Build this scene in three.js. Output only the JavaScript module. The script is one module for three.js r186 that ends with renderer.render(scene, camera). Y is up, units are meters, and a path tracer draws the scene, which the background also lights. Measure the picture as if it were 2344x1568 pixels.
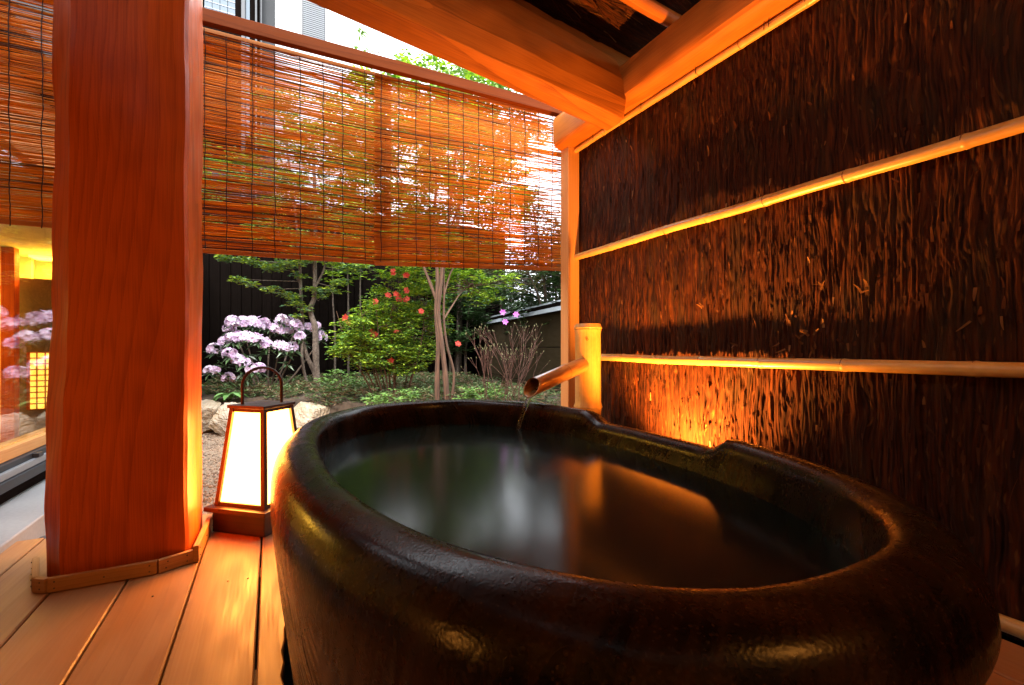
import * as THREE from 'three';
import { mergeGeometries, toCreasedNormals } from 'three/addons/utils/BufferGeometryUtils.js';
import { RoundedBoxGeometry } from 'three/addons/geometries/RoundedBoxGeometry.js';
import { RectAreaLightUniformsLib } from 'three/addons/lights/RectAreaLightUniformsLib.js';
import { createNoise2D } from 'simplex-noise';

// ---------------------------------------------------------------- camera, sky, sun, exposure
const scene = new THREE.Scene();
const camera = new THREE.PerspectiveCamera(74.04, 1024 / 685, 0.02, 200);
camera.position.set(0, 0.8, 0);
camera.rotation.set(0, -0.4881, 0);
camera.setViewOffset(2344, 1568, 0, -11, 2344, 1568);      // lens shifted a little upwards
scene.add(camera);

const SKY = 3.0;
{ // an even overcast sky, slightly brighter towards the zenith
  const W = 64, H = 32, d = new Float32Array(W * H * 4);
  for (let j = 0; j < H; j++) for (let i = 0; i < W; i++) {
    const e = ((j + 0.5) / H - 0.5) * Math.PI, s = Math.max(0, Math.sin(e));
    const L = e > 0 ? SKY * (0.72 + 0.28 * s) : SKY * 0.25, k = (j * W + i) * 4;
    d[k] = L * 0.94; d[k + 1] = L * 0.985; d[k + 2] = L * 1.05; d[k + 3] = 1;
  }
  const t = new THREE.DataTexture(d, W, H, THREE.RGBAFormat, THREE.FloatType);
  t.mapping = THREE.EquirectangularReflectionMapping; t.magFilter = THREE.LinearFilter; t.minFilter = THREE.LinearFilter;
  t.wrapS = THREE.RepeatWrapping; t.needsUpdate = true;
  scene.background = t; scene.environment = t;
}
const sun = new THREE.DirectionalLight(new THREE.Color().setRGB(1, 0.97, 0.92), 3.2);
sun.position.set(-3, 12.5, 1.5); sun.target.position.set(1, 0, -6);
sun.castShadow = true; sun.shadow.radius = 40; sun.shadow.mapSize.set(2048, 2048);
Object.assign(sun.shadow.camera, { left: -14, right: 14, top: 14, bottom: -14, near: 0.5, far: 50 });
scene.add(sun, sun.target);

const renderer = new THREE.WebGLRenderer({ antialias: true });
renderer.toneMapping = THREE.LinearToneMapping;
renderer.toneMappingExposure = 2.4;
renderer.shadowMap.enabled = true;
RectAreaLightUniformsLib.init();

const WARM = new THREE.Color().setRGB(1, 0.35, 0.052);      // tungsten light as a daylight-balanced picture sees it
const ROOM = new THREE.Color().setRGB(1, 0.52, 0.05);
const LANTERN_LIGHT = 14, LANTERN_GLOW = 8, UPLIGHT = 21, ROOM_LIGHT = 22, SCONCE_LIGHT = 13, ROOM_LAMP_LIGHT = 1.2;

// ---------------------------------------------------------------- helpers
const V = (x, y, z) => new THREE.Vector3(x, y, z);
function rngOf(a) { return () => { a |= 0; a = a + 0x6D2B79F5 | 0; let t = Math.imul(a ^ a >>> 15, 1 | a); t = t + Math.imul(t ^ t >>> 7, 61 | t) ^ t; return ((t ^ t >>> 14) >>> 0) / 4294967296; }; }
const rnd = rngOf(20240611);
const rr = (a, b, r = rnd) => a + (b - a) * r();
const N = createNoise2D(rngOf(7)), N2 = createNoise2D(rngOf(99));
const clamp = (x, a = 0, b = 1) => Math.min(b, Math.max(a, x));
const mix = (a, b, t) => a + (b - a) * t;
const smooth = (a, b, x) => { const t = clamp((x - a) / (b - a)); return t * t * (3 - 2 * t); };
const names = new Map();
function numbered(n) { const k = names.get(n) ?? 0; names.set(n, k + 1); return k ? n + '_' + String(k).padStart(3, '0') : n; }

function add(o, parent) { o.castShadow = true; o.receiveShadow = true; parent.add(o); return o; }
function part(name, geo, mat, parent) { const m = new THREE.Mesh(geo, mat); m.name = name; return add(m, parent); }
function stuff(name, geo, mat, parent) { const m = part(name, geo, mat, parent); m.userData.kind = 'stuff'; return m; }
function thing(name, label, category, pos = [0, 0, 0], turn = 0, group) {
  const o = new THREE.Group(); o.name = numbered(name); o.position.set(...pos); o.rotation.y = turn;
  o.userData = { label, category }; if (group) o.userData.group = group;
  scene.add(o); return o;
}
function one(name, label, category, geo, mat, group) {
  const m = part(numbered(name), geo, mat, scene); m.userData = { label, category }; if (group) m.userData.group = group; return m;
}
function struct(name, geo, mat) { const m = part(numbered(name), geo, mat, scene); m.userData.kind = 'structure'; return m; }
function structGroup(name) { const o = new THREE.Group(); o.name = numbered(name); o.userData.kind = 'structure'; scene.add(o); return o; }

function geoOf(pos, idx, uv, col) {
  const g = new THREE.BufferGeometry();
  g.setAttribute('position', new THREE.BufferAttribute(new Float32Array(pos), 3));
  g.setAttribute('uv', new THREE.BufferAttribute(new Float32Array(uv ?? pos.length / 3 * 2), 2));
  if (col) g.setAttribute('color', new THREE.BufferAttribute(new Float32Array(col), 3));
  if (idx) g.setIndex(idx);
  g.computeVertexNormals(); return g;
}
// rings of points joined into a skin; u runs round it and v along it, both in metres
function loft(rings, { closed = true, caps = false, crease = 0, u0 = 0, v0 = 0 } = {}) {
  const pos = [], uv = [], idx = [], n = rings[0].length, m = n + (closed ? 1 : 0); let v = v0;
  const us = [u0], r0 = rings[Math.floor(rings.length / 2)]; for (let i = 1; i < m; i++) us.push(us[i - 1] + r0[i % n].distanceTo(r0[(i - 1) % n]));
  rings.forEach((r, k) => {
    if (k) v += r[0].distanceTo(rings[k - 1][0]);
    for (let i = 0; i < m; i++) { const p = r[i % n]; pos.push(p.x, p.y, p.z); uv.push(us[i], v); }
  });
  for (let k = 0; k + 1 < rings.length; k++) for (let i = 0; i + 1 < m; i++) { const a = k * m + i, b = a + 1, c = a + m, d = c + 1; idx.push(a, b, c, b, d, c); }
  if (caps) for (const k of [0, rings.length - 1]) {
    const r = rings[k], c = r.reduce((s, p) => s.add(p), V(0, 0, 0)).divideScalar(n), at = pos.length / 3;
    pos.push(c.x, c.y, c.z); uv.push(u0, v0);
    r.forEach((p) => { pos.push(p.x, p.y, p.z); uv.push(u0 + p.distanceTo(c), v0 + 0.1); });
    for (let i = 0; i < n; i++) { const a = at + 1 + i, b = at + 1 + (i + 1) % n; k ? idx.push(at, a, b) : idx.push(at, b, a); }
  }
  const g = geoOf(pos, idx, uv);
  return crease ? toCreasedNormals(g, crease) : g;
}
function frameAt(pts, i, ref = V(0.31, 0.2, 0.93)) {
  const t = V(0, 0, 0).subVectors(pts[Math.min(i + 1, pts.length - 1)], pts[Math.max(i - 1, 0)]).normalize();
  const a = V(0, 0, 0).crossVectors(ref, t).normalize(), b = V(0, 0, 0).crossVectors(t, a);
  return [t, a, b];
}
function tube(pts, rad, sides = 8, o = {}) {
  const rings = pts.map((p, i) => {
    const [, a, b] = frameAt(pts, i), r = typeof rad === 'function' ? rad(i / (pts.length - 1)) : Array.isArray(rad) ? rad[i] : rad, out = [];
    for (let k = 0; k < sides; k++) { const f = k / sides * Math.PI * 2; out.push(p.clone().addScaledVector(a, Math.cos(f) * r).addScaledVector(b, Math.sin(f) * r)); }
    return out;
  });
  return loft(rings, { caps: true, ...o });
}
function spline(list, n) { return new THREE.CatmullRomCurve3(list.map((p) => V(...p))).getPoints(n); }
// texture coordinates in metres from the position, grain along one axis
function planarUV(g, axis = 'y', ou = 0, ov = 0) {
  g = g.index ? g.toNonIndexed() : g;
  const p = g.attributes.position, nn = g.attributes.normal, uv = new Float32Array(p.count * 2);
  const e = ['x', 'y', 'z'], along = e.indexOf(axis);
  for (let i = 0; i < p.count; i++) {
    const q = [p.getX(i), p.getY(i), p.getZ(i)], n = [nn.getX(i), nn.getY(i), nn.getZ(i)].map(Math.abs);
    const big = n.indexOf(Math.max(...n)), others = [0, 1, 2].filter((k) => k !== along && k !== big);
    uv[i * 2] = q[others[0]] + ou; uv[i * 2 + 1] = (big === along ? q[others[1] ?? others[0]] : q[along]) + ov;
  }
  g.setAttribute('uv', new THREE.BufferAttribute(uv, 2)); return g;
}
function box(x0, x1, y0, y1, z0, z1, axis = 'y', r = 0.003) {
  const w = x1 - x0, h = y1 - y0, d = z1 - z0, k = Math.min(r, Math.min(w, h, d) * 0.3);
  const g = planarUV(new RoundedBoxGeometry(w, h, d, 1, k), axis, rnd() * 3, rnd() * 5);
  g.translate((x0 + x1) / 2, (y0 + y1) / 2, (z0 + z1) / 2); return g;
}
// a flat board with an outline given as [x, z] points, laid between two heights
function slab(outline, y0, y1, bevel = 0.003) {
  const s = new THREE.Shape(outline.map(([x, z]) => new THREE.Vector2(x, -z)));
  const g = new THREE.ExtrudeGeometry(s, { depth: y1 - y0 - 2 * bevel, bevelEnabled: true, bevelSize: bevel, bevelOffset: -bevel, bevelThickness: bevel, bevelSegments: 1, curveSegments: 1 });
  g.translate(0, 0, y0 + bevel); g.rotateX(-Math.PI / 2); return g;
}
function shiftUV(g, a, b) { const t = g.attributes.uv; for (let i = 0; i < t.count; i++) t.setXY(i, t.getX(i) + a, t.getY(i) + b); return g; }

// ---------------------------------------------------------------- textures and materials
function tex(w, h, fn, sx, sy, srgb = true) {
  const d = new Uint8Array(w * h * 4);
  for (let j = 0; j < h; j++) for (let i = 0; i < w; i++) {
    const c = fn((i + 0.5) / w * sx, (j + 0.5) / h * sy), k = (j * w + i) * 4;
    for (let q = 0; q < 3; q++) { const x = clamp(Array.isArray(c) ? c[q] : c); d[k + q] = 255 * (srgb ? (x <= 0.0031308 ? 12.92 * x : 1.055 * x ** (1 / 2.4) - 0.055) : x); }
    d[k + 3] = 255;
  }
  const t = new THREE.DataTexture(d, w, h); t.wrapS = t.wrapT = THREE.MirroredRepeatWrapping;
  t.magFilter = THREE.LinearFilter; t.minFilter = THREE.LinearMipmapLinearFilter; t.generateMipmaps = true;
  if (srgb) t.colorSpace = THREE.SRGBColorSpace;
  t.repeat.set(1 / sx, 1 / sy); t.needsUpdate = true; return t;
}
const mixc = (a, b, t) => a.map((x, i) => mix(x, b[i], t));
const lin = (r, g, b) => new THREE.Color().setRGB(r, g, b);
function woodMat({ light, dark, freq = 26, bend = 0.12, contrast = 1, rough = 0.55, seed = 0, sx = 0.7, sy = 2.4, bump = 0.0006, late: lw = 0.5, spec = 1, w = 512, h = 1024 }) {
  const grain = (x, y) => {
    const q = x + N(x * 1.5 + seed, y * 0.2 + seed) * bend + N(x * 4 + seed, y * 0.4) * 0.007;
    const f = ((q * freq) % 1 + 1) % 1, late = f ** 3.2;
    return [late, N2(x * 170 + seed, y * 3.5) * 0.5 + 0.5, N(x * 2.3 - seed, y * 0.7 + 3 * seed) * 0.5 + 0.5, N2(x * 9, y * 5 + seed) * 0.5 + 0.5];
  };
  const map = tex(w, h, (x, y) => {
    const [l, p, t, b] = grain(x, y);
    const c = mixc(light, dark, clamp(contrast * (lw * l + 0.34 * p + 0.3 * t + 0.22 * b - 0.3)));
    return c;
  }, sx, sy);
  const bm = tex(w / 2, h / 2, (x, y) => { const [l, p] = grain(x, y); return 0.5 - 0.3 * l + 0.3 * p; }, sx, sy, false);
  const rm = tex(256, 512, (x, y) => { const v = clamp(rough + 0.1 * N(x * 12, y * 3) + 0.07 * N2(x * 90, y * 4)); return v; }, sx, sy, false);
  return new THREE.MeshPhysicalMaterial({ map, bumpMap: bm, bumpScale: bump, roughness: 1, roughnessMap: rm, specularIntensity: spec });
}
const M = {};
M.pillar = woodMat({ light: [0.62, 0.115, 0.010], dark: [0.30, 0.042, 0.003], freq: 15, bend: 0.3, seed: 3.3, spec: 0.5, rough: 0.45, contrast: 1.3, late: 0.3 });
M.beam = woodMat({ light: [0.42, 0.14, 0.02], dark: [0.15, 0.038, 0.004], freq: 14, bend: 0.2, seed: 8.1, spec: 0.5, rough: 0.55, contrast: 1.35, late: 0.35 });
M.deck = woodMat({ light: [0.38, 0.17, 0.055], dark: [0.27, 0.105, 0.03], freq: 12, bend: 0.1, seed: 5.7, rough: 0.5, contrast: 0.8, bump: 0.0003 });
M.trim = woodMat({ light: [0.52, 0.27, 0.10], dark: [0.36, 0.16, 0.05], freq: 60, bend: 0.04, seed: 1.9, spec: 0.5, rough: 0.5, contrast: 0.8 });
M.dark = woodMat({ light: [0.006, 0.004, 0.0032], dark: [0.0025, 0.0016, 0.0013], freq: 34, bend: 0.05, seed: 4.4, rough: 0.9, contrast: 1.2, spec: 0.04 });
M.rail = woodMat({ light: [0.15, 0.036, 0.008], dark: [0.09, 0.02, 0.005], freq: 20, bend: 0.1, seed: 7.3, spec: 0.15, rough: 0.7, w: 256, h: 512 });
M.lacquer = woodMat({ light: [0.05, 0.018, 0.009], dark: [0.026, 0.009, 0.005], freq: 40, bend: 0.03, seed: 2.2, rough: 0.42, w: 256, h: 512 });
M.fenceWall = woodMat({ light: [0.036, 0.025, 0.012], dark: [0.024, 0.016, 0.008], freq: 90, bend: 0.02, seed: 6.1, spec: 0.2, rough: 0.85, contrast: 0.8, w: 256, h: 512 });
M.bamboo = new THREE.MeshPhysicalMaterial({
  map: tex(256, 512, (x, y) => mixc([0.60, 0.35, 0.10], [0.43, 0.22, 0.055], clamp(0.35 + 0.3 * N(x * 60, y * 1.2) + 0.3 * N2(x * 9, y * 5) + 0.15 * N(x * 30, y * 30))), 0.4, 1.6),
  roughnessMap: tex(128, 256, (x, y) => 0.36 + 0.1 * N(x * 20, y * 6), 0.4, 1.6, false), roughness: 1, clearcoat: 0.15, clearcoatRoughness: 0.35,
});
M.bambooWet = new THREE.MeshPhysicalMaterial({
  map: tex(256, 256, (x, y) => mixc([0.50, 0.24, 0.07], [0.20, 0.075, 0.025], clamp(0.4 + 0.5 * N(x * 22, y * 1.5) + 0.2 * N2(x * 60, y * 8))), 0.4, 0.8),
  roughness: 0.28, clearcoat: 0.5, clearcoatRoughness: 0.2,
});
M.bambooNode = new THREE.MeshStandardMaterial({ color: lin(0.17, 0.08, 0.025), roughness: 0.6 });
M.nail = new THREE.MeshStandardMaterial({ color: lin(0.16, 0.11, 0.07), roughness: 0.4, metalness: 0.7 });
M.cord = new THREE.MeshStandardMaterial({ color: lin(0.035, 0.02, 0.014), roughness: 0.95 });
M.reed = new THREE.MeshPhysicalMaterial({ vertexColors: true, roughness: 0.95, transmission: 0.55, thickness: 0, specularIntensity: 0.3 });
M.soil = new THREE.MeshStandardMaterial({
  map: tex(512, 512, (x, y) => mixc([0.07, 0.045, 0.027], [0.025, 0.016, 0.01], clamp(0.5 + 0.4 * N(x * 3, y * 3) + 0.4 * N2(x * 22, y * 22))), 3, 3), roughness: 1,
});
M.gravel = new THREE.MeshStandardMaterial({
  map: tex(1024, 1024, (x, y) => mixc([0.34, 0.25, 0.175], [0.10, 0.07, 0.048], clamp(0.4 + 0.2 * N(x * 2, y * 2) + 0.5 * N2(x * 70, y * 70) + 0.3 * N(x * 140, y * 140))), 2, 2),
  bumpMap: tex(1024, 1024, (x, y) => 0.5 + 0.3 * N2(x * 70, y * 70) + 0.2 * N(x * 140, y * 140), 2, 2, false), bumpScale: 0.006, roughness: 1,
});
M.concrete = new THREE.MeshStandardMaterial({
  map: tex(512, 512, (x, y) => mixc([0.30, 0.31, 0.315], [0.21, 0.215, 0.22], clamp(0.35 + 0.3 * N(x * 2.5, y * 2.5) + 0.15 * N2(x * 40, y * 40))), 2, 2), roughness: 0.85,
});
M.rock = new THREE.MeshStandardMaterial({
  map: tex(512, 512, (x, y) => mixc(mixc([0.52, 0.46, 0.37], [0.34, 0.29, 0.23], clamp(0.5 + 0.5 * N(x * 4, y * 9))), [0.25, 0.17, 0.09], clamp(0.2 + 0.6 * N2(x * 3, y * 3) + 0.25 * N(x * 40, y * 40))), 1, 1),
  bumpMap: tex(512, 512, (x, y) => 0.5 + 0.25 * N(x * 14, y * 22) + 0.25 * N2(x * 45, y * 45), 1, 1, false), bumpScale: 0.012, roughness: 0.95,
});
M.pebble = new THREE.MeshStandardMaterial({ color: lin(0.05, 0.053, 0.06), roughness: 0.5 });
M.white = new THREE.MeshStandardMaterial({ map: tex(256, 256, (x, y) => 0.80 + 0.03 * N(x, y) + 0.02 * N2(x * 9, y * 9), 4, 4), roughness: 0.9 });
M.greyWall = new THREE.MeshStandardMaterial({ map: tex(256, 256, (x, y) => [0.022, 0.023, 0.025].map((c) => c * (1 + 0.1 * N(x * 2, y * 2))), 4, 4), roughness: 0.8 });
M.metal = new THREE.MeshStandardMaterial({ color: lin(0.30, 0.33, 0.37), roughness: 0.45, metalness: 0.6 });
M.louvre = new THREE.MeshStandardMaterial({ color: lin(0.16, 0.17, 0.18), roughness: 0.6 });
M.pipe = new THREE.MeshStandardMaterial({ color: lin(0.08, 0.08, 0.085), roughness: 0.6 });
M.darkMetal = new THREE.MeshStandardMaterial({ color: lin(0.03, 0.033, 0.04), roughness: 0.5, metalness: 0.3 });
M.glass = new THREE.MeshPhysicalMaterial({ color: 0xffffff, roughness: 0, transmission: 1, thickness: 0, ior: 1.52 });
M.skyGlass = new THREE.MeshPhysicalMaterial({ color: lin(0.12, 0.15, 0.18), roughness: 0.15 });
M.cream = new THREE.MeshStandardMaterial({ map: tex(256, 256, (x, y) => [0.72, 0.62, 0.42].map((c) => c * (1 + 0.05 * N(x * 5, y * 5))), 2, 2), roughness: 0.95 });
M.mudWall = new THREE.MeshStandardMaterial({ map: tex(256, 256, (x, y) => [0.20, 0.135, 0.065].map((c) => c * (1 + 0.12 * N(x * 30, y * 30) + 0.08 * N2(x * 3, y * 3))), 2, 2), roughness: 1 });
const leafMat = (rough = 0.7) => new THREE.MeshPhysicalMaterial({ vertexColors: true, roughness: rough, transmission: 0.3, thickness: 0, specularIntensity: 0.5 });
M.leaf = leafMat(0.75); M.gloss = new THREE.MeshPhysicalMaterial({ vertexColors: true, roughness: 0.42 });
M.petal = new THREE.MeshPhysicalMaterial({ vertexColors: true, roughness: 0.9, transmission: 0.3, thickness: 0, specularIntensity: 0.3 });
M.barkGrey = new THREE.MeshStandardMaterial({
  map: tex(128, 512, (x, y) => mixc([0.17, 0.13, 0.10], [0.065, 0.045, 0.035], clamp(0.5 + 0.4 * N(x * 20, y * 14) + 0.4 * N2(x * 60, y * 30))), 0.3, 1.2), roughness: 0.95,
});
M.twig = new THREE.MeshStandardMaterial({ color: lin(0.085, 0.035, 0.022), roughness: 0.9 });
M.barkRed = new THREE.MeshStandardMaterial({
  map: tex(128, 512, (x, y) => mixc([0.13, 0.066, 0.038], [0.05, 0.026, 0.015], clamp(0.5 + 0.5 * N(x * 40, y * 3) + 0.3 * N2(x * 90, y * 6))), 0.3, 1.2), roughness: 0.95,
});

// ---------------------------------------------------------------- the ground, the deck and what surrounds the bath house
{
  const g = new THREE.PlaneGeometry(120, 120, 1, 1); g.rotateX(-Math.PI / 2); g.translate(0, -0.34, -20);
  const uv = g.attributes.uv; for (let i = 0; i < uv.count; i++) uv.setXY(i, uv.getX(i) * 120, uv.getY(i) * 120);
  struct('ground', g, M.soil);
}
function sheet(x0, x1, z0, z1, nx, nz, fy) {
  const pos = [], uv = [], idx = [];
  for (let j = 0; j <= nz; j++) for (let i = 0; i <= nx; i++) { const x = mix(x0, x1, i / nx), z = mix(z0, z1, j / nz); pos.push(x, fy(x, z), z); uv.push(x, z); }
  for (let j = 0; j < nz; j++) for (let i = 0; i < nx; i++) { const a = j * (nx + 1) + i, b = a + 1, c = a + nx + 1, d = c + 1; idx.push(a, b, c, b, d, c); }
  if (z1 < z0) for (let k = 0; k < idx.length; k += 3) [idx[k], idx[k + 1]] = [idx[k + 1], idx[k]];
  return geoOf(pos, idx, uv);
}
// gravel path, and the raised planting bed behind its edging stones
struct('gravel_path', sheet(-1.0, 3.0, -2.3, -6.3, 80, 80, (x, z) => -0.12 + 0.01 * N(x * 2, z * 2) + 0.006 * N2(x * 11, z * 11)), M.gravel);
const bedEdge = (x) => -6.0 + 0.75 * smooth(-0.4, 0.7, x) + 0.9 * smooth(0.6, 1.4, x) + 0.75 * smooth(1.4, 2.2, x);
const bedY = (x, z) => mix(-0.2, 0.19, smooth(0.0, 0.28, bedEdge(x) - z)) + 0.04 * N(x * 1.3, z * 1.3) + 0.02 * N2(x * 5, z * 5);
struct('garden_bed', sheet(-1.15, 5.0, -2.9, -12, 130, 130, bedY), M.soil);

// planks of the deck, cut out round the tub
const TUB = { x: 0.645, z: -1.245, a: 0.58, b: 0.985, n: 2.3, rim: 0.535 };
const DECK_END = -2.615, HOLE = { x: 0.645, z: -1.22, a: 0.618, b: 0.94, n: 2.3 };
{
  const deck = structGroup('deck');
  const hx = (z) => { const t = Math.abs((z - HOLE.z) / HOLE.b); return t >= 1 ? -1 : HOLE.a * (1 - t ** HOLE.n) ** (1 / HOLE.n); };
  const hz = (x) => { const t = Math.abs((x - HOLE.x) / HOLE.a); return t >= 1 ? -1 : HOLE.b * (1 - t ** HOLE.n) ** (1 / HOLE.n); };
  const zs = []; for (let k = 0; k <= 80; k++) zs.push(mix(DECK_END, 1.45, k / 80));
  const plank = (outline) => { const g = shiftUV(slab(outline, -0.035, rr(-0.0015, 0.0), 0.0035), rr(0, 4), rr(0, 9)); part('plank', g, M.deck, deck); };
  for (let k = -6; k < 9; k++) {
    const x0 = -0.034 + k * 0.2015 + 0.003, x1 = Math.min(x0 + 0.1955, 1.835);
    if (x1 - x0 < 0.03) continue;
    if (x1 < HOLE.x - HOLE.a || x0 > HOLE.x + HOLE.a) { plank([[x0, DECK_END], [x1, DECK_END], [x1, 1.45], [x0, 1.45]]); continue; }
    if (x0 < HOLE.x - HOLE.a) { plank([[x0, 1.45], [x0, DECK_END], ...zs.map((z) => [Math.max(x0 + 0.01, Math.min(x1, HOLE.x - hx(z) + 0.006 * N(z * 9, 3))), z])]); continue; }
    if (x1 > HOLE.x + HOLE.a) { plank([[x1, DECK_END], [x1, 1.45], ...zs.slice().reverse().map((z) => [Math.min(x1 - 0.01, Math.max(x0, HOLE.x + hx(z))), z])]); continue; }
    const xs = []; for (let q = 0; q <= 10; q++) xs.push(mix(x0, x1, q / 10));
    plank([[x1, DECK_END], ...xs.slice().reverse().map((x) => [x, HOLE.z - hz(x)]), [x0, DECK_END]]);
    plank([[x0, 1.45], ...xs.map((x) => [x, HOLE.z + hz(x)]), [x1, 1.45]]);
  }
  for (let z = DECK_END + 0.06; z < 1.4; z += 0.62) part('joist', box(-1.2, z < -2.3 || z > -0.2 ? 1.83 : -0.02, -0.12, -0.037, z - 0.04, z + 0.04, 'x'), M.trim, deck);
  part('fascia', box(-1.2, 1.83, -0.14, -0.036, DECK_END - 0.004, DECK_END + 0.018, 'x'), M.deck, deck);
  for (const [x, z] of [[-0.13, -1.83], [-0.07, -1.82], [-0.335, -1.83], [-0.12, -1.1], [-0.5, -1.2]]) part('screw_head', new THREE.CylinderGeometry(0.0032, 0.0032, 0.003, 8).translate(x, 0.0005, z), M.nail, deck);
}

// ---------------------------------------------------------------- pillar and its skirting
{
  const t = thing('wooden_pillar', 'massive reddish timber pillar standing on the deck left of the lantern', 'pillar', [-0.46, 0, -2.22]);
  // plan outline, hewn with rounded corners; it leans out a little at the foot
  const plan = [[-0.202, 0.092], [-0.142, 0.166], [0.10, 0.172], [0.178, 0.166], [0.188, 0.15], [0.196, -0.02], [0.197, -0.16], [0.17, -0.19], [-0.15, -0.19], [-0.21, -0.16], [-0.222, -0.02]];
  const rings = [];
  for (let k = 0; k <= 60; k++) {
    const y = k / 60 * 2.46, flare = 0.022 * smooth(1.3, 0.1, y), ring = [];
    for (let i = 0; i < plan.length; i++) for (let q = 0; q < 4; q++) {
      const a = plan[i], b = plan[(i + 1) % plan.length];
      let x = mix(a[0], b[0], q / 4), z = mix(a[1], b[1], q / 4);
      const w = 0.004 * N(x * 6 + 3, y * 1.3) + 0.0025 * N2(z * 14, y * 4);
      x += Math.sign(x) * w - (x < -0.1 ? flare : 0); z += Math.sign(z) * w;
      ring.push(V(x, y + 0.002, z));
    }
    rings.push(ring);
  }
  part('post', loft(rings.map((r) => r.slice().reverse()), { caps: true, crease: 0.35 }), M.pillar, t);
  const strip = (p, q, h, w = 0.018) => {
    const d = V(q[0] - p[0], 0, q[1] - p[1]), L = d.length(), g = box(-L / 2, L / 2, 0.001, h, -w / 2, w / 2, 'x', 0.002);
    g.rotateY(-Math.atan2(d.z, d.x)); g.translate((p[0] + q[0]) / 2, 0, (p[1] + q[1]) / 2);
    const s = part('skirting_board', g, M.trim, t), n = V(-d.z, 0, d.x).normalize();
    for (const [f, y] of L > 0.2 ? [[0.06, 0.3], [0.06, 0.75], [0.5, 0.5], [0.93, 0.3], [0.93, 0.75]] : L > 0.08 ? [[0.2, 0.3], [0.25, 0.75], [0.8, 0.3], [0.8, 0.75]] : [[0.6, 0.3], [0.6, 0.75]]) {
      const nail = new THREE.SphereGeometry(0.003, 8, 6).scale(1, 1, 0.5);
      nail.translate(p[0] + d.x * f + n.x * (w / 2), h * y, p[1] + d.z * f + n.z * (w / 2));
      part('nail', nail, M.nail, s);
    }
  };
  strip([-0.285, -0.02], [-0.222, 0.172], 0.047); strip([-0.221, 0.174], [-0.183, 0.202], 0.047);
  strip([-0.181, 0.202], [0.105, 0.212], 0.047); strip([0.107, 0.211], [0.204, 0.168], 0.047);
  strip([0.214, 0.178], [0.224, -0.185], 0.062);
}

// ---------------------------------------------------------------- bamboo poles with swollen nodes
function bambooGeo(p0, p1, r0, r1, nodes, sides = 18, wob = 0.004, caps = true) {
  const L = p0.distanceTo(p1), dir = p1.clone().sub(p0).normalize(), ts = new Set([0, L]);
  for (let t = 0; t < L; t += 0.05) ts.add(t);
  for (const n of nodes) for (const d of [-0.03, -0.012, -0.005, 0, 0.004, 0.01, 0.03]) if (n + d > 0 && n + d < L) ts.add(n + d);
  const list = [...ts].sort((a, b) => a - b), a = V(0, 0, 0).crossVectors(Math.abs(dir.y) > 0.8 ? V(1, 0, 0) : V(0, 1, 0), dir).normalize(), b = V(0, 0, 0).crossVectors(dir, a), ph = rnd() * 50;
  return loft(list.map((t) => {
    let r = mix(r0, r1, t / L); let k = 1;
    for (const n of nodes) { const d = t - n; k += 0.11 * Math.exp(-((d - 0.006) ** 2) / 0.00006) + 0.04 * Math.exp(-((d + 0.008) ** 2) / 0.00008) - 0.05 * Math.exp(-(d * d) / 0.000006); }
    r *= k; const c = p0.clone().addScaledVector(dir, t).addScaledVector(a, wob * N(t * 1.1 + ph, 1)).addScaledVector(b, wob * N(t * 1.1, ph)), ring = [];
    for (let s = 0; s < sides; s++) { const f = s / sides * Math.PI * 2; ring.push(c.clone().addScaledVector(a, Math.cos(f) * r).addScaledVector(b, Math.sin(f) * r)); }
    return ring;
  }), { caps, u0: rnd() * 3, v0: rnd() * 3 });
}
function bambooPole(t, p0, p1, r0, r1, nodes, { mat = M.bamboo, wob = 0.004, ring = true } = {}) {
  part('culm', bambooGeo(p0, p1, r0, r1, nodes, 20, wob), mat, t);
  const L = p0.distanceTo(p1), dir = p1.clone().sub(p0).normalize();
  if (ring) for (const n of nodes) { const r = mix(r0, r1, n / L) * 1.05; part('node', bambooGeo(p0.clone().addScaledVector(dir, n - 0.0019), p0.clone().addScaledVector(dir, n + 0.0019), r, r, [], 20, 0, false), M.bambooNode, t); }
}
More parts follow.
